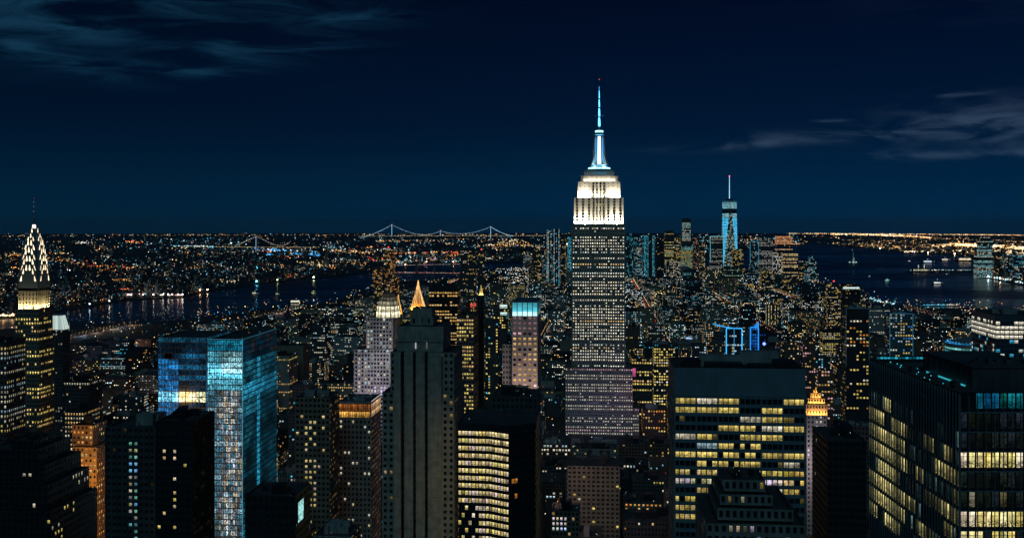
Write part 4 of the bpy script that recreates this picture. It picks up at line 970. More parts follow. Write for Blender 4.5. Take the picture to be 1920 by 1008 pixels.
# ------------------------------------------------------------------ named towers farther off
GN = {'office_tower': 'downtown and distant office towers', 'apartment_tower': 'distant apartment towers', 'office_block': 'mid-distance office blocks', 'waterfront_block': 'waterfront blocks across the harbour'}
def far_tower(name, label, x0, x1, yt, D, yb, mode='rand', p=.5, pal=((WARM, 2), (WHI, 2)), I=.9, wall='dark', group=None, cat='skyscraper', **kw):
    m_ = D / F; bw = kw.pop('bw', 2.3 * m_); fh = kw.pop('fh', 2.6 * m_)
    return tower(name, label, cat, x0, x1, yt, D, kw.pop('dep', (x1 - x0) * m_ * .8), wall=wall, fh=fh, bw=bw, wf=kw.pop('wf', .6), hf=kw.pop('hf', .5), rec=0,
                 lit=mk_lit(mode, p, pal, I * 1.45, int(x0 + yt)), prot=yb, plant=False, group=GN.get(name), **kw)
CW = ((COOL, 3), (CYA, 2), (WHI, 2)); WW = ((WARM, 3), (YEL, 3), (WHI, 2)); TQ = (((.06, .5, .7), 3), ((.3, .8, .9), 1)); OR = (((1, .45, .2), 3), ((1, .6, .4), 2))
L_ = [
 # downtown
 ('office_tower', 'downtown tower with teal top and solid yellow middle floors', 1247, 1263, 432, 5200, 500, 'rows', .8, (((.7, .7, .35), 3), (YEL, 2)), .8, 'dark', {}),
 ('office_tower', 'dim downtown tower with warm specks between the teal-topped and grey-lit towers', 1265, 1276, 446, 5300, 500, 'rand', .5, WW, .7, 'dark', {}),
 ('office_tower', 'tall downtown tower with open dark top and pale grey-green lit floors', 1280, 1295, 409, 5250, 500, 'rows', .8, (((.5, .8, .75), 3), (WHI, 2)), .7, 'dark', dict(blank=22, tiers=[(1278, 1298, 452, -6, 50, dict(lit=mk_lit('rows', .8, (((.35, .85, .8), 3), (YEL, 2)), .9, 71, (.1, .3, .6)))), (1280, 1295, 409, 0, 40)])),
 ('office_tower', 'slim downtown tower with dim pinkish windows right of the grey-green tower', 1300, 1307, 445, 5100, 500, 'rand', .55, OR, .4, 'dark', {}),
 ('office_tower', 'low downtown tower with pale specks left of the cyan-edged tower', 1311, 1322, 455, 5100, 505, 'rand', .5, WW, .6, 'dark', {}),
 ('office_tower', 'grey striped downtown tower with cyan roof and cyan left edge', 1332, 1356, 443, 5000, 500, 'rows', .7, (((.65, .62, .5), 2), ((.5, .5, .45), 2)), .6, 'dark', dict(edge=(sc3((.1, .75, .9), .8), .9, 120))),
 ('office_tower', 'dark stepped tower in front of the right foot of the cyan spire tower', 1374, 1394, 467, 4800, 515, 'rand', .5, WW, .6, 'dark', {}),
 ('office_tower', 'dark tower outlined cyan on its left edge right of the cyan spire tower', 1407, 1422, 453, 5000, 500, 'rand', .35, CW, .5, 'dark', dict(edge=(sc3((.04, .5, .8), .5), .9, 110))),
 ('office_tower', 'broad grey tower with dashed rows left of the orange-lit tower', 1424, 1449, 446, 5100, 505, 'rows', .5, (((.6, .6, .55), 1),), .6, 'dark', {}),
 ('office_tower', 'broad orange-pink lit tower on the edge of the harbour', 1457, 1486, 440, 5300, 472, 'rows', .95, OR, .9, 'dark', dict(wf=.85)),
 ('office_tower', 'squat white speckled tower below the orange-pink lit tower', 1450, 1467, 473, 5000, 515, 'rand', .85, ((WHI, 3), ((.8, .85, .9), 2)), .85, 'dark', {}),
 ('office_tower', 'squat tower with broad yellow upper floors and orange lower floors', 1470, 1496, 475, 4950, 512, 'rows', .85, (((1, .75, .35), 3), ((1, .6, .35), 2)), .8, 'dark', dict(wf=.85)),
 ('office_tower', 'small dark tower with sparse specks left of the pointed bluish tower', 1499, 1509, 489, 4900, 530, 'rand', .3, WW, .6, 'dark', {}),
 ('pointed_tower', 'bluish white speckled tower stepping to a point at the harbour edge', 1512, 1534, 480, 4700, 545, 'rand', .6, CW, .7, 'dark', dict(tiers=[(1511, 1535, 505, 0, 45), (1514, 1531, 490, 4, 35), (1518, 1527, 480, 8, 20)])),
 ('office_tower', 'dark tower with teal specks nearest the right side of the white-crowned tower', 1175, 1187, 438, 4900, 520, 'rand', .5, TQ, .7, 'dark', {}),
 ('office_tower', 'teal speckled downtown tower second to the right of the white-crowned tower', 1189, 1203, 445, 4800, 520, 'rand', .6, CW, .6, 'dark', {}),
 ('office_tower', 'teal striped downtown tower third to the right of the white-crowned tower', 1205, 1227, 441, 5000, 520, 'cols', .6, TQ, .8, 'dark', {}),
 ('office_tower', 'nearly black downtown tower left of the teal-topped tower', 1230, 1244, 444, 4900, 520, 'rand', .12, WW, .5, 'black', {}),
 ('office_tower', 'low downtown block with bright teal glass floors', 1282, 1296, 506, 4200, 525, 'rows', .95, (((.25, .75, .75), 1),), .8, 'dark', {}),
 ('office_tower', 'low white speckled block left of the bright teal block', 1250, 1276, 490, 4500, 515, 'rand', .55, ((WHI, 1),), .6, 'dark', {}),
 ('office_tower', 'pale green lit low block with arched roof below the cyan spire tower', 1360, 1391, 500, 4400, 520, 'rows', .7, (((.55, .8, .55), 1),), .6, 'dark', {}),
 ('office_tower', 'tower with one bright cream floor near its roof below the squat yellow tower', 1467, 1484, 522, 4200, 560, 'rand', .4, WW, .7, 'dark', {}),
 ('office_tower', 'grey rowed tower left of the cream floor tower', 1428, 1452, 508, 4100, 550, 'rand', .5, WW, .7, 'dark', {}),
 ('office_tower', 'flat-topped building with a bright white lantern floor beside the harbour', 1581, 1613, 533, 2700, 575, 'rand', .1, WW, .6, 'black', dict(cat='office building')),
 ('apartment_tower', 'tall apartment tower crowned with red beacons at the harbour edge', 1552, 1576, 533, 2200, 620, 'rand', .33, WW, .85, 'dark', dict(beacon=True, cat='apartment building')),
 ('apartment_tower', 'pink brick apartment tower behind the right end of the dark slab', 1470, 1498, 642, 1450, 700, 'rand', .3, ((WARM, 2), (WHI, 1)), .8, 'brick', dict(cat='apartment building', fh=3.4, bw=3)),
 ('apartment_tower', 'brown apartment slab over the gold-crowned tower', 1505, 1529, 640, 1350, 722, 'rand', .32, ((PNK, 2), (WARM, 2)), .7, 'brick', dict(cat='apartment building', fh=3.4, bw=3)),
 ('apartment_tower', 'purple-brown apartment block right behind the gold crown', 1534, 1562, 694, 1080, 800, 'rand', .32, ((PNK, 2), (WARM, 2), (WHI, 1)), .6, 'brick', dict(cat='apartment building', fh=3.4, bw=3)),
 ('office_block', 'block with solid rows of yellow windows left behind the dark slab', 1226, 1266, 652, 1500, 720, 'rows', .6, ((YEL, 3), (WHI, 1)), .9, 'dark', dict(cat='office building', fh=4, bw=3.4)),
 ('office_block', 'broad low block with pale rows right beside the white-crowned tower', 1184, 1222, 672, 1420, 730, 'rows', .5, ((YEL, 1), (WARM, 2)), .85, 'dark', dict(cat='office building', fh=4, bw=3.4)),
 ('office_block', 'low block under two bright white-blue roof signs', 1298, 1324, 644, 1650, 680, 'rand', .3, ((COOL, 1), (WHI, 1)), .8, 'dark', dict(cat='office building', fh=4, bw=3.4)),
 ('office_tower', 'bright yellow-white tower rising from the dim blocks above the blue-outlined pair', 1438, 1462, 572, 2700, 620, 'cols', .7, ((YEL, 2), (WHI, 2)), .9, 'dark', dict(cat='office building')),
 # left of the white crown
 ('apartment_tower', 'slim tower with vertical pale blue dots standing on the horizon, left of the pair', 1025, 1034, 430, 4300, 505, 'cols', .5, CW, .7, 'dark', {}),
 ('apartment_tower', 'taller slim tower with pale blue dots left of the white-crowned tower', 1038, 1049, 429, 4200, 510, 'cols', .5, CW, .7, 'dark', {}),
 ('apartment_tower', 'dim slim tower wedged between the pale blue dotted tower and white-crowned tower', 1052, 1061, 441, 4300, 510, 'rand', .3, WW, .6, 'dark', {}),
 ('office_tower', 'solid cyan lit tower touching the left side of the white-crowned tower', 1064, 1074, 444, 4300, 466, 'full', .95, TQ, .9, 'dark', {}),
 ('apartment_tower', 'low dotted tower left of the slim pale blue pair', 1001, 1015, 456, 4300, 505, 'rand', .3, WW, .7, 'dark', {}),
 ('apartment_tower', 'dark apartment tower with faint specks above the amber floors tower', 863, 891, 470, 3300, 530, 'rand', .16, WW, .6, 'dark', {}),
 ('apartment_tower', 'dark narrow apartment tower with a small beacon right of the faintly speckled one', 896, 909, 472, 3200, 530, 'rand', .15, WW, .7, 'dark', dict(beacon=True)),
 ('apartment_tower', 'cluster tower with reddish and warm windows in front of the far river, leftmost', 698, 714, 500, 2900, 560, 'rand', .4, ((WARM, 2), (AMB, 2), (WHI, 1)), .8, 'brick', {}),
 ('apartment_tower', 'tall cluster tower with a red light and many warm windows over the river', 718, 738, 468, 2950, 560, 'rand', .4, ((WARM, 2), (AMB, 2), (WHI, 1)), .8, 'brick', dict(beacon=True)),
 ('apartment_tower', 'warm speckled tower in front of the tall river cluster tower', 722, 745, 520, 2500, 590, 'rand', .4, ((WARM, 2), (AMB, 2), (WHI, 1)), .8, 'brick', {}),
 ('apartment_tower', 'yellow speckled tower left of the golden spires', 700, 722, 540, 2200, 590, 'rand', .35, WW, .8, 'brick', {}),
 ('office_block', 'block carrying two glowing white sign boards left of the cyan crown', 925, 952, 571, 1750, 640, 'rand', .3, ((YEL, 3), (CYA, 2)), .9, 'dark', dict(cat='office building', fh=4, bw=3.4)),
 ('office_block', 'tall dim block with scattered yellow windows between the slim black shaft and the cyan crown', 910, 934, 600, 1500, 700, 'cols', .4, ((YEL, 3), (CYA, 1)), .8, 'dark', dict(cat='office building', fh=4, bw=3.4)),
 # across the harbour
 ('waterfront_tower', 'tallest waterfront tower across the harbour with bright bands, upper right', 1839, 1861, 446, 5100, 517, 'rows', .45, (((.4, .85, .9), 3), (WHI, 2)), .8, 'dark', dict(tiers=[(1834, 1862, 480, -3, 60), (1838, 1861, 452, 0, 45), (1842, 1857, 444, 4, 30)])),
 ('waterfront_block', 'waterfront block with orange roof sign right of the tallest waterfront tower', 1864, 1880, 483, 5200, 515, 'rand', .3, WW, .6, 'dark', {}),
 ('waterfront_block', 'dark waterfront block with teal windows, middle of the harbour row', 1883, 1897, 477, 5100, 520, 'rand', .3, CW, .6, 'dark', {}),
 ('waterfront_block', 'waterfront block cut by the right edge with pale specks', 1900, 1925, 476, 5000, 525, 'rand', .35, CW, .7, 'dark', {}),
]
for (nm, lab, x0, x1, yt, D, yb, mode, p, pal, I, wall, kw) in L_:
    far_tower(nm, lab, x0, x1, yt, D, yb, mode, p, pal, I, wall, **dict(kw))

def sign_quad(name, label, cat, px0, px1, ya, yb_, D, col):
    g = gz(PX(px0, D), D); r = empty(name, (PX((px0 + px1) / 2, D), D, PZ(yb_, D)), -TH, label, cat, 'lit signs on roofs'); w = (px1 - px0) / F * D / 2; h = (yb_ - ya) / F * D
    q = MB(); q.q((-w, 0, 0), (w, 0, 0), (w, 0, h), (-w, 0, h), 0, col); q.build('lit_face', M['lit'], r)
    q = MB(); q.box(-w - .3, w + .3, .05, 1.2, -1.0, h + .3); q.build('sign_case', M['darkmetal'], r)
sign_quad('roof_sign', 'upper of two white sign boards left of the cyan crown', 'sign', 937, 951, 571, 578, 1735, (.75, 1.0, .9))
sign_quad('roof_sign', 'lower of two white sign boards left of the cyan crown', 'sign', 938, 951, 585, 591, 1730, (.7, 1.0, .9))
sign_quad('roof_sign', 'pink neon sign beside the lower right of the white-crowned tower', 'sign', 1186, 1192, 690, 706, 1262, (.7, .12, .3))
sign_quad('roof_sign', 'bright white-blue sign over a low block behind the dark slab, left of the blue-outlined tower', 'sign', 1286, 1298, 632, 636, 1630, (.5, .8, 1.2))
sign_quad('roof_sign', 'white lantern floor sign on the flat-topped harbour building', 'sign', 1581, 1611, 538, 542, 2690, (.8, 1.0, .95))
sign_quad('roof_sign', 'left red sign next to the slim black shaft', 'sign', 882, 886, 569, 577, 1440, (1, .1, .1)); sign_quad('roof_sign', 'right red sign next to the slim black shaft', 'sign', 889, 892, 568, 575, 1438, (1, .1, .1))

# cyan spire tower downtown: a twisting square that tapers into eight tall triangles
D = 5400.0; wk = D / F; cx = PX(1370.5, D); g = gz(cx, D); w0 = 13.4 * wk
r = empty('faceted_spire_tower', (cx, D + w0, g), -TH + .02, 'tallest downtown tower, cyan faceted glass with red-tipped mast', 'skyscraper')
zf = lambda py: PZ(py, D) - g
Wm, Gm = MB(), MB(); zA, zB = zf(505), zf(377); n = 44; R3 = random.Random(17)
bc = [(-w0, -w0), (w0, -w0), (w0, w0), (-w0, w0)]; tmid = [(0, -w0), (w0, 0), (0, w0), (-w0, 0)]
def octo(t):
    out = []
    for k in range(4):
        b = bc[k]
        for tm in (tmid[(k - 1) % 4], tmid[k]): out.append((b[0] + (tm[0] - b[0]) * t, b[1] + (tm[1] - b[1]) * t))
    return out
Wm.prism(bc, 0, zA, top=False)
for i in range(n):
    t0, t1 = i / n, (i + 1) / n; P0, P1 = octo(t0), octo(t1); z0, z1 = zA + (zB - zA) * t0, zA + (zB - zA) * t1
    v = 1 - t0
    for k in range(8):
        A, B, C, E_ = P0[k], P0[(k + 1) % 8], P1[(k + 1) % 8], P1[k]
        Wm.q((*A, z0), (*B, z0), (*C, z1), (*E_, z1))
        corner = k % 2 == 0     # narrow at the base, wide at the top
        L = math.hypot(B[0] - A[0], B[1] - A[1]); nb = max(1, round(L / (2.2 * wk)))
        for j in range(nb):
            u0, u1 = (j + .06) / nb, (j + .94) / nb
            nx, ny = (B[1] - A[1]) / max(L, .1), -(B[0] - A[0]) / max(L, .1); o = .25
            f = lambda P_, Q_, u, z: (P_[0] + (Q_[0] - P_[0]) * u + nx * o, P_[1] + (Q_[1] - P_[1]) * u + ny * o, z)
            if t0 > .8 and t0 < .87: continue
            if corner:
                c = sc3((.07, .58, .98), R3.uniform(1.0, 2.0)) if t0 < .74 else sc3((.3, .75, .9), R3.uniform(.5, 1.1)); 
                if R3.random() < .04: c = sc3((.9, .95, .8), .9)
                if t0 > .96: c = sc3((.1, .3, .4), .5)
            else:
                if R3.random() < .45: continue
                c = sc3(R3.choice(((.7, .8, .6), (.2, .6, .7), (.9, .85, .6))), R3.uniform(.2, .8))
            dz = (z1 - z0) * .2; Gm.q(f(A, B, u0, z0 + dz), f(A, B, u1, z0 + dz), f(E_, C, u1, z1), f(E_, C, u0, z1), 0, c)
Wm.poly([(*p, zB) for p in octo(1)]); Wm.build('wall', M['mull'], r); Gm.build('window_panes', M['lit'], r, 'stuff')
q = MB(); q.prism(ngon(0, 0, 7 * wk, 20), zB + 3, zB + 9); q.prism(ngon(0, 0, 3 * wk, 16), zB - 1, zB + 14); q.build('mast_ring', M['darkmetal'], r)
q = MB(); q.bar((0, 0, zB + 12), (0, 0, zf(331)), 1.9, 8, 0, sc3((.4, .75, 1), 1.5), 1.3); q.build('lit_mast', M['lamp'], r)
q = MB(); q.octa((0, 0, zf(329.5)), 4.2, 0, sc3((1, .08, .15), 4)); q.build('beacon', M['lamp'], r)
HERO.append((1356, 1385, 330, 500, D, (cx, D, -w0, w0, 0, 2 * w0)))

# ------------------------------------------------------------------ bridges
def rope(mb, pts, r, col=(0, 0, 0), m=0):
    for a, b in zip(pts, pts[1:]): mb.bar(a, b, r, 4, m, col)
def curve(P, n=40):
    out = []
    for i in range(n + 1):
        x = P[0][0] + (P[-1][0] - P[0][0]) * i / n
        out.append((x, sum(y * np.prod([(x - xx) / (x0 - xx) for xx, _ in P if xx != x0]) for x0, y in P)))
    return out
def bridge(name, label, D, towers_, cables, decks, tw=5.0, lc=(.5, .8, 1), I=1.6, deckc=(1, .75, .35), dI=1.2, beacon=False, slope=0.0, legc=None):
    xm = sum(t[0] for t in towers_) / len(towers_) if towers_ else (decks[0][0] + decks[0][1]) / 2
    r = empty(name, (PX(xm, D), D, gz(PX(xm, D), D)), 0, label, 'bridge'); ox, oz = PX(xm, D), gz(PX(xm, D), D); k = D / F
    loc = lambda px, py, o=0: (PX(px, D) - ox, o + slope * (px - xm) * k, PZ(py, D) - oz)
    for (px, yt, yd) in towers_:
        q = MB(); x = loc(px, yt)[0]; yy = slope * (px - xm) * k; zt = PZ(yt, D) - oz
        for s in (-1, 1): q.bar((x, yy + s * 14, 0), (x, yy + s * 14, zt), tw * k * .14 + 1)
        for f in (.35, .7, .97): q.box(x - 2, x + 2, yy - 14, yy + 14, zt * f, zt * f + 5)
        q.build('bridge_tower', M['steel'], r)
        if legc:
            q = MB(); q.bar((x, yy - 14 - tw * k * .14 - 2, PZ(yd, D) - oz), (x, yy - 14 - tw * k * .14 - 2, zt), .32 * k, 4, 0, legc); q.build('tower_light', M['lamp'], r)
        if beacon: q = MB(); q.octa((x, yy, zt + .7 * k), .6 * k, 0, sc3((1, .15, .1), 2)); q.build('beacon', M['lamp'], r)
    for P in cables:
        pts = curve(P, 46)
        for o in (-14, 14):
            q = MB(); rope(q, [loc(a, b, o) for a, b in pts], .13 * k); q.build('cable', M['steel'], r)
        q = MB()
        for i, (a, b) in enumerate(pts): q.octa(loc(a, b - .2, -15), .5 * k, 0, sc3(lc, I * rng.uniform(.5, 1.2)))
        q.build('cable_lights', M['lamp'], r, 'stuff')
    for (x0, x1, y0, y1) in decks:
        q = MB(); a, b = loc(x0, y0), loc(x1, y1); n = 24
        for i in range(n):
            u0, u1 = i / n, (i + 1) / n; p = [a[j] + (b[j] - a[j]) * u0 for j in range(3)]; p2 = [a[j] + (b[j] - a[j]) * u1 for j in range(3)]
            for (o0, o1, za, zb) in ((-13, 13, 0, 3.0),):
                q.q((p[0], p[1] + o0, p[2]), (p2[0], p2[1] + o0, p2[2]), (p2[0], p2[1] + o0, p2[2] + zb), (p[0], p[1] + o0, p[2] + zb))
                q.q((p[0], p[1] + o0, p[2] + zb), (p2[0], p2[1] + o0, p2[2] + zb), (p2[0], p2[1] + o1, p2[2] + zb), (p[0], p[1] + o1, p[2] + zb))
            if i % 3 == 0 and p[2] > 4: q.bar((p[0], p[1], 0), tuple(p), 2.5)
        q.build('deck', M['steel'], r)
        q = MB(); m_ = int((x1 - x0) / 1.5)
        for i in range(m_):
            u = (i + rng.random() * .5) / m_; q.octa((a[0] + (b[0] - a[0]) * u, a[1] + (b[1] - a[1]) * u - 12, a[2] + (b[2] - a[2]) * u + 5), .45 * k * rng.uniform(.6, 1.2), 0, sc3(rng.choice(deckc) if isinstance(deckc[0], tuple) else deckc, dI * rng.uniform(.4, 1.4)))
        q.build('deck_lights', M['lamp'], r, 'stuff')
bridge('suspension_bridge', 'long suspension bridge with white-dotted cables on the horizon, left of the white-crowned tower', 14500,
       [(735, 421, 443), (826, 432, 441), (920, 425, 446)],
       [((676, 446), (705, 436.5), (735, 421.5)), ((735, 421.5), (768, 435.5), (800, 440), (826, 433)), ((826, 433), (858, 438.2), (886, 436), (920, 425)), ((920, 425), (940, 436), (962, 442.5))],
       [(676, 800, 443.2, 442.6), (800, 1025, 442.8, 442.2)], beacon=True, legc=sc3((.4, .75, 1), 1.2), deckc=(1, .85, .5), I=1.5)
bridge('river_suspension_bridge', 'nearer suspension bridge with blue-lit tower and orange deck over the borough lights', 8800,
       [(481, 442.5, 472)], [((441, 461), (462, 452), (481, 443)), ((481, 443), (505, 454.5), (530, 460), (545, 453))], [(395, 600, 463.5, 464.5), (330, 395, 462, 463.5)], tw=7,
       lc=(.9, .75, .65), I=.9, deckc=((1, .6, .15), (1, .7, .25), (1, .8, .5)), dI=1.3, legc=sc3((.3, .65, 1), 1.1))
bridge('low_river_bridge', 'farther low river bridge with white and pink deck lights', 5900, [(782, 492, 499), (846, 491, 498)], [], [(724, 866, 499, 496)], lc=(1, .8, .8), deckc=((1, .8, .6), (1, .3, .3), (.5, .8, 1)), dI=1.3)
bridge('low_river_bridge', 'nearer low river bridge glowing red-orange in front of the farther one', 4950, [(781, 494, 512), (815, 496, 512)], [], [(733, 905, 512, 514)], lc=(1, .5, .3), deckc=((1, .5, .2), (1, .2, .15), (1, .8, .6)), dI=1.5)

# ------------------------------------------------------------------ statue, boats, pier
x, y, z = isl[0]
r = empty('harbour_statue', (x - 8, y, z), 0, 'floodlit pale green statue with raised arm on its island in the harbour', 'statue')
q = MB(); q.box(-11, 11, -11, 11, 0, 8); q.prism([(-7, -7), (7, -7), (7, 7), (-7, 7)], 8, 40, pts1=[(-6, -6), (6, -6), (6, 6), (-6, 6)]); q.build('pedestal', M['lime'], r)
q = MB(); prof = [(5.2, 40), (4.6, 48), (4.0, 58), (4.4, 66), (4.0, 71), (1.4, 74), (2.0, 77), (1.9, 79.5), (.8, 81.5)]
for (r0, z0), (r1, z1) in zip(prof, prof[1:]): q.prism(ngon(0, 0, r0, 10), z0, z1, pts1=ngon(0, 0, r1, 10), top=False)
q.bar((-3.2, 0, 70), (-5.6, 0, 86), 1.5, 8, r1=.9); q.bar((3.4, -1.5, 70), (3.8, -4, 62), 1.3, 8); q.box(1.8, 5.2, -5, -3.8, 60, 67)
for k in range(7): a = math.pi * k / 6; q.bar((0, 0, 80), (4.4 * math.cos(a), 0, 80 + 4.2 * math.sin(a)), .3)
q.build('statue_figure', M['copper'], r)
q = MB(); q.bar((-5.6, 0, 86), (-5.8, 0, 92), 1.1, 8, 0, (1, .9, .6), .3); q.build('torch_flame', M['lamp'], r)
area(r, (0, -40, 2), 12, 3, 9000, (.6, .95, 1), (math.radians(180 - 48), 0, 0))
def boat(px, py, L, lab, cols=((1, .95, .8),), tall=False):
    D = depth_of(py, px); x = PX(px, D); g = gz(x, D) - 3
    r = empty('harbour_boat', (x, D, g), rng.uniform(-.25, .25), lab, 'boat', 'boats on the dark water')
    q = MB(); h = L * .055; w = L * .12
    lo = [(-L / 2 + 2, -w * .7), (L / 2 - L * .16, -w * .7), (L / 2 - 2, 0), (L / 2 - L * .16, w * .7), (-L / 2 + 2, w * .7)]; hi = [(-L / 2, -w), (L / 2 - L * .14, -w), (L / 2, 0), (L / 2 - L * .14, w), (-L / 2, w)]
    q.prism(lo, -.5, h, pts1=hi); q.build('hull', M['darkmetal'], r)
    q = MB(); q.box(-L * .36, L * .24, -w * .75, w * .75, h, h * 1.9); q.box(-L * .3, L * .12, -w * .6, w * .6, h * 1.9, h * 2.7); q.box(L * .02, L * .12, -w * .4, w * .4, h * 2.7, h * 3.3); q.build('cabin', M['white'], r)
    q = MB(); q.bar((-L * .05, 0, h * 2.7), (-L * .05, 0, h * (6 if tall else 4.5)), .3); q.build('mast', M['darkmetal'], r)
    q = MB(); n = 9
    for k in range(n):
        for (zz, s) in ((h * 1.45, .75), (h * 2.3, .6)):
            xx = -L * .33 + L * .5 * k / n; q.q((xx, -w * s - .05, zz - h * .28), (xx + L * .045, -w * s - .05, zz - h * .28), (xx + L * .045, -w * s - .05, zz + h * .2), (xx, -w * s - .05, zz + h * .2), 0, sc3(rng.choice(cols), rng.uniform(1.0, 2.2)))
    q.octa((-L * .05, 0, h * (6 if tall else 4.6)), D * .00022, 0, sc3(rng.choice(cols), 3)); q.octa((L * .35, 0, h * 1.6), D * .00018, 0, sc3(cols[0], 2)); q.build('cabin_lights', M['lamp'], r, 'stuff')
boat(1759, 531, 62, 'white-lit ferry with a mast light, largest boat in the middle of the harbour', ((1, .95, .85), (.8, .95, 1)), True)
boat(1664, 525, 36, 'small teal-lit boat in the harbour left of the white-lit ferry', ((.4, .9, .8),))
boat(1630, 517, 14, 'tiny boat nearly unlit, nearer the statue than the other boats', ((.4, .7, .8),))
boat(1741, 492, 110, 'bluish white ship in the upper harbour beyond the low island', ((.7, .85, 1),))
boat(1705, 489, 24, 'single pinkish boat light in the upper harbour left of the bluish ship', ((1, .8, .8),))
boat(1773, 487.5, 90, 'pale ship near the row of orange port lights', ((1, .9, .7),))
boat(1812, 489, 160, 'long warm-lit ship moored in front of the waterfront tower', ((1, .8, .5),))
boat(557, 566, 60, 'lit ferry on the dark river, left of the golden spires', ((1, .95, .7),))
boat(1775, 513, 12, 'small dark tug below the low island', ((.5, .8, .9),))
boat(478, 549, 30, 'dim boat on the river beneath the blue-lit bridge tower', ((.9, .8, .6),))
boat(588, 548, 24, 'boat with a tall yellow-green mast light on the river', ((.8, .9, .4),), True)
boat(520, 550, 20, 'faint boat between the other two river boats', ((.7, .8, .5),))
x, y, z = isl[1]; r = empty('island_hall', (x, y, z), 0, 'island hall with lit towers on the low island, centre of the harbour', 'building')
q = MB(); q.box(-45, 45, -10, 10, 0, 14); q.build('wall', M['brick'], r); q = MB()
for s in (-1, 1):
    for d in (-1, 1): q.bar((s * 16, d * 8, 14), (s * 16, d * 8, 30), 3, 8); q.bar((s * 16, d * 8, 30), (s * 16, d * 8, 40), 3, 8, r1=.3)
q.build('corner_tower', M['copper'], r); q = MB()
for k in range(14): q.q((-42 + k * 6, -10.1, 4), (-38 + k * 6, -10.1, 4), (-38 + k * 6, -10.1, 11), (-42 + k * 6, -10.1, 11), 0, sc3((1, .95, .65), rng.uniform(.5, 1.6)))
for s in (-1, 1): q.bar((s * 16, -11.5, 15), (s * 16, -11.5, 36), 1.6, 4, 0, (1, 1, .8))
q.build('window_panes', M['lit'], r, 'stuff')
# lit pier on the near harbour shore
Dp = depth_of(571.5, 1760); xp = PX(1762, Dp); gp = gz(xp, Dp)
r = empty('lit_pier', (xp, Dp, gp - 3), math.radians(4), 'long pier edged with cyan and white lights reaching into the harbour', 'pier'); wl = 34 / F * Dp
q = MB(); q.box(-wl, wl, -10, 10, 2.2, 3.4)
q.build('deck', M['concrete'], r); q = MB()
for k in range(18):
    for s in (-8, 8): q.bar((-wl + 4 + k * (2 * wl - 8) / 17, s, -1), (-wl + 4 + k * (2 * wl - 8) / 17, s, 2.2), .5)
q.build('piling', M['wood'], r, 'stuff'); q = MB()
for k in range(46):
    xx = -wl + 2 * wl * (k + rng.random()) / 46; c = (.1, .6, .9) if k < 30 else (.9, .8, .6); q.box(xx - .9, xx + .9, -9.5, -8.5, 3.4, 3.4 + rng.choice((1.2, 1.8, 2.6)), 0, sc3(c, rng.uniform(.5, 2.0)))
q.build('pier_lights', M['lamp'], r, 'stuff')

# ------------------------------------------------------------------ the mass of the city
c_, s_ = math.cos(TH), math.sin(TH)
def g2w(u, v): return (u * c_ + v * s_, -u * s_ + v * c_)
def w2g(x, y): return (x * c_ - y * s_, x * s_ + y * c_)
SKYL = [(-400, 655), (0, 645), (200, 640), (330, 622), (420, 604), (520, 590), (640, 574), (690, 556), (740, 545), (800, 538), (860, 536), (900, 515), (960, 500), (1020, 492), (1060, 488),
        (1175, 486), (1230, 492), (1300, 500), (1450, 507), (1500, 520), (1545, 540), (1620, 565), (1700, 585), (1830, 588), (2300, 640)]
Gr = random.Random(2024)
rects = []
for hh in HERO:
    cx, cy, a, b, c, d = hh[5]; u, v = w2g(cx, cy); rects.append((u + a, u + b, v + c, v + d))
cand = []
v = 600.0
while v < 5300:
    step = 46 + (v - 600) * .004; du0 = 34 + (v - 600) * .004
    u = -0.62 * v - 40
    row_shift = 0
    while u < .52 * v + 60:
        w = du0 * Gr.uniform(.6, 1.45); d = step * Gr.uniform(.62, .8)
        gap = 3 if Gr.random() < .8 else 20
        x, y = g2w(u + w / 2, v); px = 960 + F * x / y
        if math.floor((u - 135) / 270) != math.floor((u + w + 4 - 135) / 270): u = (math.floor((u - 135) / 270) + 1) * 270 + 150; continue
        u += w + gap
        if px < -180 or px > 2080: continue
        ground = Y0 + F * (H / y + y / (2 * RE))
        if ground < lerp_poly(MAN, px) + 3: continue
        if Gr.random() < .035: continue
        nz = mn.noise(Vector((x / 420, y / 420, 1.7)))
        h = 19 * math.exp(Gr.gauss(0, .38)) * (1 + .6 * max(0, nz))
        if Gr.random() < .14 + .12 * max(0, nz): h = Gr.uniform(38, 75)
        if y < 1500: h *= 1.35
        if Gr.random() < .03: h = Gr.uniform(75, 120)
        if px < 680 and y > 2000: h *= .72
        if y > 3900 and px > 1140: h *= 1.35
        ysk = lerp_poly(SKYL, px) + Gr.uniform(-3, 8)
        h = min(h, H - (ysk - Y0) / F * y)
        x0, x1 = px - F * w / 2 / y, px + F * w / 2 / y
        xs = F * d * abs(math.sin(math.atan(x / y) - TH)) / y
        x0 -= xs if px > 1130 else 0; x1 += xs if px < 1130 else 0
        for (ha, hb, ht, hp, hD, _) in HERO:
            if hD > y - 10 and x1 > ha - 1 and x0 < hb + 1: h = min(h, H - (hp - Y0) / F * y)
        if h < 7: continue
        uu, vv = w2g(x, y)
        if any(uu + w / 2 > a and uu - w / 2 < b and vv + d > c and vv < e for a, b, c, e in rects): continue
        cand.append((x, y, w, d, h, px))
    v += step + 12
    if int((v - 600) / 58) % 3 == 0: v += 14
cand = [c for c in cand if c[4] > 7]
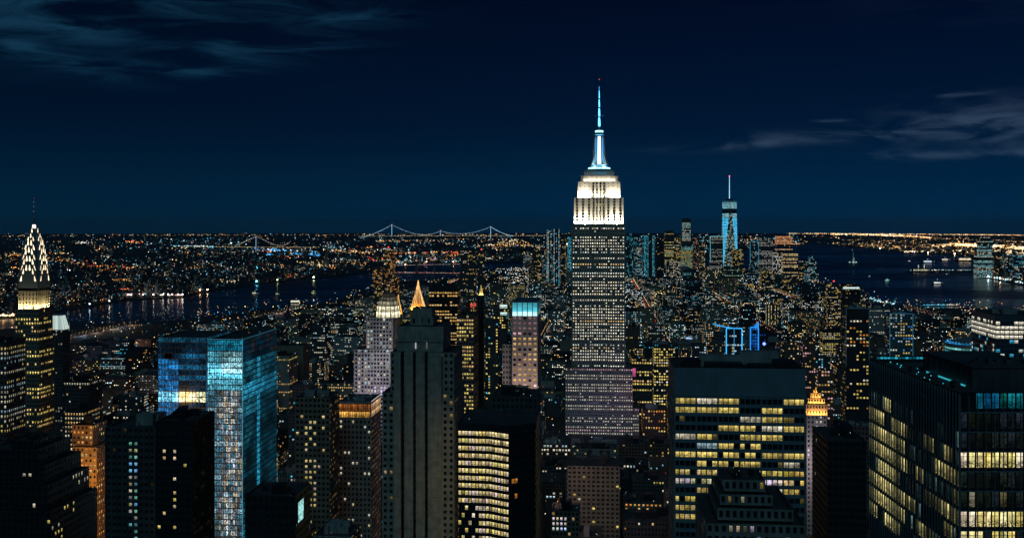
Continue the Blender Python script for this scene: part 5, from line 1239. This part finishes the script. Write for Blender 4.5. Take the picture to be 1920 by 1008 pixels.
# how much of each can be seen: nearer, taller first
def score(c): return c[2] * min(c[4], 60) / c[1] ** 2 * (1 if -40 < c[5] < 1960 else 0) * (1 if Y0 + F * (H - c[4]) / c[1] < 1010 else 0)
cand.sort(key=lambda c: -score(c))
big, rest = cand[:280], cand[280:]
LM = [(61, 'arched-crown tower'), (245, 'dark concrete tower'), (345, 'black ribbed tower'), (425, 'blue-lit glass tower'), (590, 'tan stone tower'), (668, 'amber-topped tower'), (785, 'stone setback tower'),
      (905, 'bright banded offices'), (984, 'cyan-crowned tower'), (1122, 'white-crowned tower'), (1380, 'blank-topped dark slab'), (1531, 'gold-crowned tower'), (1607, 'blue glass apartment tower'), (1690, 'speckled apartment tower'), (1800, 'glass corner tower')]
PALS = [('warm', ((WARM, 4), (YEL, 2), (AMB, 1))), ('yellow', ((YEL, 4), (WHI, 1))), ('pale', ((WHI, 4), (COOL, 2))), ('teal and white', ((CYA, 2), (COOL, 2), (WHI, 2))), ('mixed', ((WARM, 2), (WHI, 2), (COOL, 1), (AMB, 1)))]
WN = {'brick': 'red brick', 'buff': 'buff brick', 'stone': 'grey stone', 'dark': 'dark stone', 'concrete': 'concrete', 'black': 'black-clad'}
labs = []
NH0 = len(HERO)
for i, (x, y, w, d, h, px) in enumerate(big):
    wl = Gr.choice(('brick', 'buff', 'stone', 'dark', 'dark', 'concrete', 'black')); pn, pal = Gr.choice(PALS); p = Gr.choice((.05, .12, .2, .3, .45))
    if y < 1000: p *= .6
    mode = Gr.choice(('rand', 'rand', 'rand', 'cols', 'rows'))
    dn = 'hardly any' if p < .05 else 'a few' if p < .14 else 'scattered' if p < .24 else 'many'
    tall = 'tall' if h > 62 else 'mid-height' if h > 34 else 'low'; nm = ('office_block', 'office building') if h > 62 else ('apartment_block', 'apartment building') if wl in ('brick', 'buff') or h > 34 else ('loft_building', 'building')
    wide = 'wide ' if w > 42 else 'narrow ' if w < 28 else ''
    lx, ln = min(LM, key=lambda t: abs(t[0] - px)); rel = 'left of' if px < lx - 14 else 'right of' if px > lx + 14 else 'in line with'
    dist = 'close' if y < 1050 else 'middle-distance' if y < 1700 else 'farther'
    tk = 1 if (h < 60 and y < 1300 and Gr.random() < .5) else 0
    x0, x1 = px - F * w / 2 / y, px + F * w / 2 / y; yt = Y0 + F * (H - h - gz(x, y)) / y
    kw = {}
    if h > 40 and Gr.random() < .4:
        a = (x1 - x0) * .12; kw['tiers'] = [(x0, x1, yt + h * .28 * F / y, 0, d), (x0 + a, x1 - a, yt, d * .12, d * .7)]
    o = tower(nm[0], 'x', nm[1], x0, x1, yt, y, d, group=nm[1] + 's filling the streets between the towers', wall=wl, fh=Gr.choice((3.3, 3.6, 3.9)), bw=Gr.choice((2.8, 3.2, 3.8)), wf=Gr.uniform(.4, .6), hf=Gr.uniform(.42, .55), rec=.25 if y < 1200 else 0,
              lit=mk_lit(mode, p * (1 if y < 1200 else 1.3), pal, .95, i), wtank=tk, **kw)
    stp = ' stepped' if 'tiers' in kw else ''
    labs.append([o['root'], f"{tall} {wide}{WN[wl]}{stp} block, {dn} {pn} windows{', water tank' if tk else ''}", f"{dist}, {rel} {ln}", px, yt])
del HERO[NH0:]
from collections import defaultdict
gp_ = defaultdict(list)
for L in labs: gp_[L[1] + ', ' + L[2]].append(L)
ORD = ('', 'second', 'third', 'fourth', 'fifth', 'sixth', 'seventh', 'eighth')
for k, v_ in gp_.items():
    v_.sort(key=lambda t: t[3])
    for n, L in enumerate(v_):
        t = k if len(v_) == 1 else ('leftmost ' if n == 0 else ORD[min(n, 7)] + ' leftmost ') + k
        L[0]['label'] = ' '.join(t.split()[:16])
# the rest of the city: too many to single out
Wm, Gm = MB(), MB()
WC = ['brick', 'buff', 'stone', 'dark', 'black']
def block(x, y, w, d, h, pal, p, I, R, mi, wide=1.0, far=False):
    g = gz(x, y); cs = [g2(xx, yy) for xx, yy in ((-w / 2, 0), (w / 2, 0), (w / 2, d), (-w / 2, d))] if False else None
    def P(a, b): return (x + a * c_ + b * s_, y - a * s_ + b * c_)
    pts = [P(-w / 2, 0), P(w / 2, 0), P(w / 2, d), P(-w / 2, d)]
    Wm.prism(pts, g - 3, g + h, mi)
    if h > 12 and R.random() < .5 and not far:
        a = w * R.uniform(.1, .3); o = w * R.uniform(-.2, .2); pp_ = [P(o - a, d * .3), P(o + a, d * .3), P(o + a, d * .6), P(o - a, d * .6)]; Wm.prism(pp_, g + h, g + h + R.uniform(2, 6), mi)
    px_w = y / F; bw = max(2.8, 1.9 * px_w); fh = max(3.4, 1.9 * px_w); sides = [0, 1 if x < y * .086 else 3]
    hv = h
    for sd in sides:
        A, B = pts[sd], pts[(sd + 1) % 4]; L = math.hypot(B[0] - A[0], B[1] - A[1]); ux, uy = (B[0] - A[0]) / L, (B[1] - A[1]) / L; nx, ny = uy * .12, -ux * .12
        nb = max(1, int(L / bw)); nf = max(1, int(hv / fh))
        for i in range(nf):
            zz = g + h - (i + .75) * fh
            run = 0
            for j in range(nb):
                if run > 0: run -= 1
                elif R.random() > p: continue
                elif R.random() < .25: run = R.choice((1, 2, 3))
                s0 = (j + .25) * L / nb; s1 = s0 + max(1.2, .9 * px_w) * wide; k = R.choice((.25, .45, .7, 1, 1.5)) * I; c = sc3(R.choice(pal), k)
                hh2 = max(1.5, .85 * px_w) * .5
                Gm.q((A[0] + ux * s0 + nx, A[1] + uy * s0 + ny, zz - hh2), (A[0] + ux * s1 + nx, A[1] + uy * s1 + ny, zz - hh2), (A[0] + ux * s1 + nx, A[1] + uy * s1 + ny, zz + hh2), (A[0] + ux * s0 + nx, A[1] + uy * s0 + ny, zz + hh2), 0, c)
PP = [(COOL, WHI, (.3, .7, 1)), (WHI, COOL, (.85, .95, 1)), (WARM, YEL, WHI, WHI, AMB), (WHI, WHI, COOL, YEL), (COOL, CYA, WHI), (COOL, COOL, WHI, YEL), (YEL, WHI, WARM), (WHI, WHI, (.85, .95, 1), COOL, WARM)]
for k in range(120):
    R = Gr; px = R.uniform(1176, 1540) if k < 95 else R.uniform(985, 1070); D = R.uniform(4300, 5300); yt = R.uniform(468, 505) if px < 1500 else R.uniform(495, 520); w = D / F * R.uniform(6, 14)
    if Y0 + F * (H / D) < lerp_poly(MAN, px) + 4: continue
    wp = w / 2 / D * F
    if any(hD > D - 10 and px + wp > ha - 2 and px - wp < hb + 2 and yt < hp for ha, hb, ht, hp, hD, _ in HERO): continue
    block(PX(px, D), D, w, w * .8, H - (yt - Y0) / F * D, R.choice((TQ[0][:1] + (WHI, COOL), (COOL, WHI, CYA), (WARM, YEL, WHI), (WHI, COOL))), R.uniform(.25, .75), 1.0, R, R.randrange(5))
for (x, y, w, d, h, px) in rest:
    R = Gr; nz = mn.noise(Vector((x / 300, y / 300, 8.1))) + .6 * mn.noise(Vector((x / 90, y / 90, 2.1)))
    pal = R.choice(PP); p = max(.02, min(.65, .20 + .30 * nz + R.uniform(-.06, .18)))
    if px < 660: p *= .5
    block(x, y, w, d, h, pal, p, R.choice((.9, 1.8, 2.8)), R, R.randrange(5))
tag(Wm.build('distant_city_blocks', [M[k] for k in WC]), kind='stuff')
tag(Gm.build('distant_city_windows', M['lit']), kind='stuff')
# lamps between the blocks
q = MB(); R = random.Random(55)
for k in range(9000):
    px = R.uniform(-100, 2020); py = R.uniform(lerp_poly(MAN, px) + 2, 990) if R.random() < .35 else lerp_poly(MAN, px) + 2 + R.random() ** 1.6 * 190
    D = depth_of(py, px); x = PX(px, D); hh = R.uniform(6, 34) if D > 1500 else R.uniform(5, 12)
    nz = mn.noise(Vector((x / 260, D / 260, 4.4)))
    if R.random() > .55 + nz: continue
    if D < 900: continue
    c = R.choice((AMB, WARM, WARM, WHI, COOL, YEL, CYA, WHI)); rr = D * .00028 * R.choice((.6, .8, 1, 1.5))
    u, v = w2g(x, D)
    if any(u > a - 2 and u < b + 2 and v > c0 - 2 and v < e + 2 for a, b, c0, e in rects): continue
    q.octa((x, D, gz(x, D) + hh), min(rr, 1.6), 0, sc3(c, R.choice((.5, 1, 1.8, 3))))
tag(q.build('street_lamps', M['lamp']), kind='stuff')
# traffic and lamps along the avenues, and point lamps added to light the walls
q = MB(); ng = 0
for av in range(-6, 7):
    ua = av * 270 + 141; v = 640.0
    while v < 5200:
        x, y = g2w(ua, v); px = 960 + F * x / y
        if -60 < px < 1980 and Y0 + F * H / y > lerp_poly(MAN, px) + 3 and not any(ua > a - 9 and ua < b + 9 and v > c0 - 3 and v < e + 3 for a, b, c0, e in rects):
            for o, c in ((-8, (1, .62, .25)), (7.5, (1, .7, .35))):
                X, Y = g2w(ua + o, v); q.octa((X, Y, gz(X, Y) + 8), max(.35, y * .00022), 0, sc3(c, R.choice((1, 2, 3))))
            for o, c in ((-4.5, (1, .9, .75)), (-1.5, (1, .92, .8)), (1.5, (1, .08, .04)), (4.5, (1, .1, .05))):
                if R.random() < .7: X, Y = g2w(ua + o, v + R.uniform(0, 14)); q.octa((X, Y, gz(X, Y) + .9), max(.3, y * .0002), 0, sc3(c, R.choice((1, 2.5))))
            if 1250 < v < 3000 and R.random() < .26 and ng < 46: point((x, y, gz(x, y) + 9), R.uniform(2500, 6500) * (1 + v / 2500), R.choice(((1, .5, .2), (1, .6, .3), (1, .8, .6), (.4, .75, 1), (.8, .5, 1))), 1.5); ng += 1
        v += 17 if v < 2500 else 30
tag(q.build('avenue_traffic_lights', M['lamp']), kind='stuff')

# ------------------------------------------------------------------ boroughs across the water
Wm, Gm = MB(), MB(); R = random.Random(91)
def dens(px, py):
    n = mn.noise(Vector((px / 60, py / 9, 2.2))) * .6 + mn.noise(Vector((px / 18, py / 4, 7.7))) * .5
    b = .30
    if px > 1500: b = .12 if py < 458 else .5
    elif px > 640: b = .24
    if py < 447: b = min(b, .02 + (py - 437) * .016)
    return b + n * 1.25 * (1 if py > 447 else .25)
cnt = 0
for k in range(9000):
    px = R.uniform(-160, 2080); f = lerp_poly(FAR, px); py = f - 1.0 - (f - 446) * R.random() ** 1.15
    if py < 446: continue
    D = depth_of(py, px); x = PX(px, D); n = dens(px, py)
    if R.random() > n + .25: continue
    w = D / F * R.uniform(2.5, 7); h = R.uniform(7, 16) if R.random() < .85 else R.uniform(18, 48); d = R.uniform(20, 50)
    if py < 470: h = min(h, 22)
    c = WC.index(R.choice(WC)); pal = R.choice(PP)
    block(x, D, w, d, h, pal, .16 if n > .45 else .05, .7, R, c, far=True); cnt += 1
q = MB()
for k in range(24000):
    px = R.uniform(-160, 2080); f = lerp_poly(FAR, px); py = R.uniform(437.3, f - .6)
    n = dens(px, py)
    if R.random() > n * .8: continue
    D = depth_of(py, px); x = PX(px, D)
    oz_ = mn.noise(Vector((px / 90, py / 12, 5.5)))
    if px > 1500 or oz_ > .22: c = R.choice((AMB, WARM, (1, .5, .18), WARM, WHI))
    elif oz_ < -.05: c = R.choice((COOL, CYA, WHI, COOL, (.2, .7, 1)))
    else: c = R.choice((WARM, WHI, AMB, COOL, WHI, WARM, (.5, .8, 1), PNK))
    if R.random() < .015: c = RED
    I = R.choice((.12, .2, .3, .5, .8, 1.4)) * (2.5 if R.random() < .06 else 1)
    rr = D / F * R.choice((.4, .5, .6, .75)) * (1.6 if R.random() < .04 else 1)
    q.octa((x, D, gz(x, D) + R.uniform(4, 18)), min(rr, 22), 0, sc3(c, I * 1.8), rr * R.choice((1, 1, 1.6)))
for k in range(46):
    cx_, f = R.uniform(-60, 1020), 0; cyy = R.uniform(450, lerp_poly(FAR, cx_) - 4); col = R.choice(((AMB, WARM, AMB), (AMB, RED, WARM), (WHI, COOL), (CYA, COOL, WHI), (WARM, WHI), (YEL, WARM)))
    for j in range(R.choice((10, 18, 34))):
        px = cx_ + R.gauss(0, 10); py = min(lerp_poly(FAR, px) - 1, max(447, cyy + R.gauss(0, 1.3))); D = depth_of(py, px); rr = D / F * R.uniform(.4, .8)
        q.octa((PX(px, D), D, gz(PX(px, D), D) + 10), rr, 0, sc3(R.choice(col), R.choice((.8, 1.4, 3))), rr * 1.3)
def line(P, n, cols, I, r=.6, jy=.5, up_=6.0):
    L = [math.hypot(b[0] - a[0], (b[1] - a[1]) * 3) for a, b in zip(P, P[1:])]; tot = sum(L)
    for k in range(n):
        t = R.random() * tot
        for (a, b), l in zip(zip(P, P[1:]), L):
            if t <= l: break
            t -= l
        u = t / max(l, 1e-6); px = a[0] + (b[0] - a[0]) * u; py = a[1] + (b[1] - a[1]) * u + R.gauss(0, jy); py = max(437.2, py)
        D = depth_of(py, px); x = PX(px, D); rr = D / F * r * R.uniform(.6, 1.3)
        q.octa((x, D, gz(x, D) + up_), rr, 0, sc3(R.choice(cols), I * R.choice((.3, .6, 1, 1.6))), rr * 1.5)
OW = (AMB, WARM, (1, .6, .3), WHI)
line([(238, 555.5), (300, 555), (342, 556)], 120, ((1, .85, .75), (1, .5, .5), WHI), 3.0, .8, .5); line([(238, 553), (342, 554)], 70, (RED, PNK, WHI), 1.5, .6, .8)
line([(-40, 594), (0, 595), (34, 594)], 90, (AMB, WARM, WHI), 2.4, .9, 1.0)
line([(150, 497), (200, 502), (260, 504)], 90, (AMB, RED, WARM), 1.4, .7, 3); line([(0, 484), (60, 486), (140, 490)], 90, (AMB, WARM), 1.2, .7, 2.5)
line([(0, 442.5), (300, 440.6), (520, 440.5), (690, 440), (1060, 439.5)], 260, OW, 1.4, .6, .9); line([(325, 461.5), (400, 463)], 60, (COOL, WHI, CYA), 1.8, .8, .8)
line([(475, 468), (540, 470), (600, 474)], 110, ((.05, .35, 1), (.1, .6, 1), COOL), 1.7, .8, 1.6); line([(500, 478), (570, 476), (600, 480)], 90, ((.05, .4, 1), (.2, .7, 1)), 1.6, .8, 1.2)
line([(470, 497), (520, 499), (560, 504), (640, 503)], 70, (AMB, CYA, WARM, RED), 1.3, .7, 2.2); line([(480, 496), (482, 508)], 14, ((.1, .8, 1),), 3, 1.0, .5)
line([(620, 470), (660, 472), (700, 476)], 80, OW, 1.4, .7, 1.5); line([(700, 452), (820, 452), (850, 459)], 90, OW, 1.2, .7, 1.3); line([(735, 476), (800, 474), (862, 474)], 110, (AMB, RED, WARM), 1.6, .8, .9)
line([(736, 492), (800, 487), (862, 492)], 120, (AMB, WARM, CYA, PNK), 1.5, .8, 1.5); line([(895, 462), (935, 458), (1000, 461)], 90, OW, 1.3, .7, 1.5); line([(690, 488), (735, 484)], 60, (RED, AMB), 1.4, .8, 2)
line([(1480, 437.5), (1560, 438.2), (1640, 438.6), (1740, 439.4), (1920, 441)], 520, OW, 2.6, .55, .35); line([(1555, 438.5), (1640, 440.5), (1700, 442.5), (1745, 446)], 420, OW, 3.0, .65, .7)
line([(1745, 447), (1820, 449), (1920, 454)], 110, OW, 1.1, .6, 1.0)
line([(1610, 460), (1700, 464), (1750, 463)], 120, (AMB, WARM), 1.2, .7, 1.6); line([(1745, 463), (1790, 459), (1838, 460), (1880, 464), (1925, 467)], 640, (AMB, (1, .55, .25), WARM, WHI), 4.0, .95, 1.5)
line([(1695, 472.5), (1750, 471), (1800, 470.5), (1830, 471)], 200, (WHI, WARM, (1, .6, .3)), 2.2, .8, .6); line([(1864, 470), (1925, 476)], 160, (AMB, WARM, WHI), 1.8, .8, 1.2)
line([(1826, 517), (1860, 520.5), (1920, 532)], 170, (WHI, COOL, CYA, WARM), 2.0, .8, 1.2); line([(1864, 500), (1922, 505)], 240, (WHI, COOL, WARM, CYA), 1.2, .7, 9)
line([(1706, 508.5), (1745, 508), (1830, 508)], 60, ((.4, .85, .8), WHI), 1.3, .6, .3); line([(1590, 492.5), (1606, 493)], 14, ((.5, .9, .9), WHI), 1.6, .6, .5)
line([(1625, 561), (1660, 570), (1680, 573)], 70, (COOL, WHI, CYA), 1.6, .7, 1.5); line([(1800, 582), (1840, 588), (1862, 600)], 70, (AMB, PNK, WHI), 1.2, .7, 5); line([(1400, 462), (1440, 459), (1500, 457), (1506, 456)], 60, OW, 1.2, .7, .8)
ql = M['lamp'].copy(); ql.name = 'quay_lamp_light'; ql.cycles.emission_sampling = 'AUTO'
qq = MB()
for (px, py, c, I, r_) in [(242 + k * 9.2 + R.uniform(-2, 2), 556.5, R.choice(((1, .8, .65), (1, .6, .45), (1, .75, .7))), R.choice((20, 34, 50)), 2.6) for k in range(12)] + [(375, 548, (1, .5, .2), 40, 3), (389, 547, (1, .7, .35), 40, 3), (6, 596, (1, .5, .15), 40, 3), (24, 595.5, (1, .55, .2), 40, 3),
        (168, 575, (.5, .8, 1), 26, 2.5), (205, 569, (1, .8, .6), 22, 2.5), (481, 531, (.1, .7, 1), 60, 4), (520, 528, (.8, .9, .4), 24, 3.5), (588, 523, (.9, .95, .5), 40, 4), (1842, 520, (.5, .85, 1), 60, 4), (1853, 521.5, (.8, .9, 1), 40, 4),
        (1875, 525, (1, .8, .6), 40, 4), (1902, 530, (.6, .9, 1), 40, 4), (800, 493, (1, .4, .3), 50, 4), (850, 493, (1, .6, .4), 50, 4), (760, 498.5, (1, .5, .3), 40, 4), (1740, 475, (1, .6, .3), 60, 6), (1790, 477, (1, .7, .4), 60, 6), (1650, 467, (1, .6, .3), 60, 6)]:
    D = depth_of(py, px) + 6; x = PX(px, D); qq.octa((x, D, gz(x, D) + 9), r_, 0, sc3(c, I * .35))
tag(qq.build('quay_lamps', ql), kind='stuff')
tag(Wm.build('far_shore_buildings', [M[k] for k in WC]), kind='stuff'); tag(Gm.build('far_shore_windows', M['lit']), kind='stuff')
tag(q.build('far_shore_lights', M['lamp']), kind='stuff')
print('CITY', len(cand), cnt)

# ------------------------------------------------------------------ the night air
m = bpy.data.materials.new('night_haze'); m.use_nodes = True; t = m.node_tree; t.nodes.clear()
pv = t.nodes.new('ShaderNodeVolumePrincipled'); pv.inputs['Density'].default_value = 1.0e-5; pv.inputs['Color'].default_value = (.55, .82, 1, 1); pv.inputs['Anisotropy'].default_value = .2
oo = t.nodes.new('ShaderNodeOutputMaterial'); t.links.new(pv.outputs[0], oo.inputs['Volume'])
q = MB(); q.box(-82000, 82000, -82000, 82000, -1100, 520, bottom=True); hz = q.build('haze', m); hz['kind'] = 'stuff'
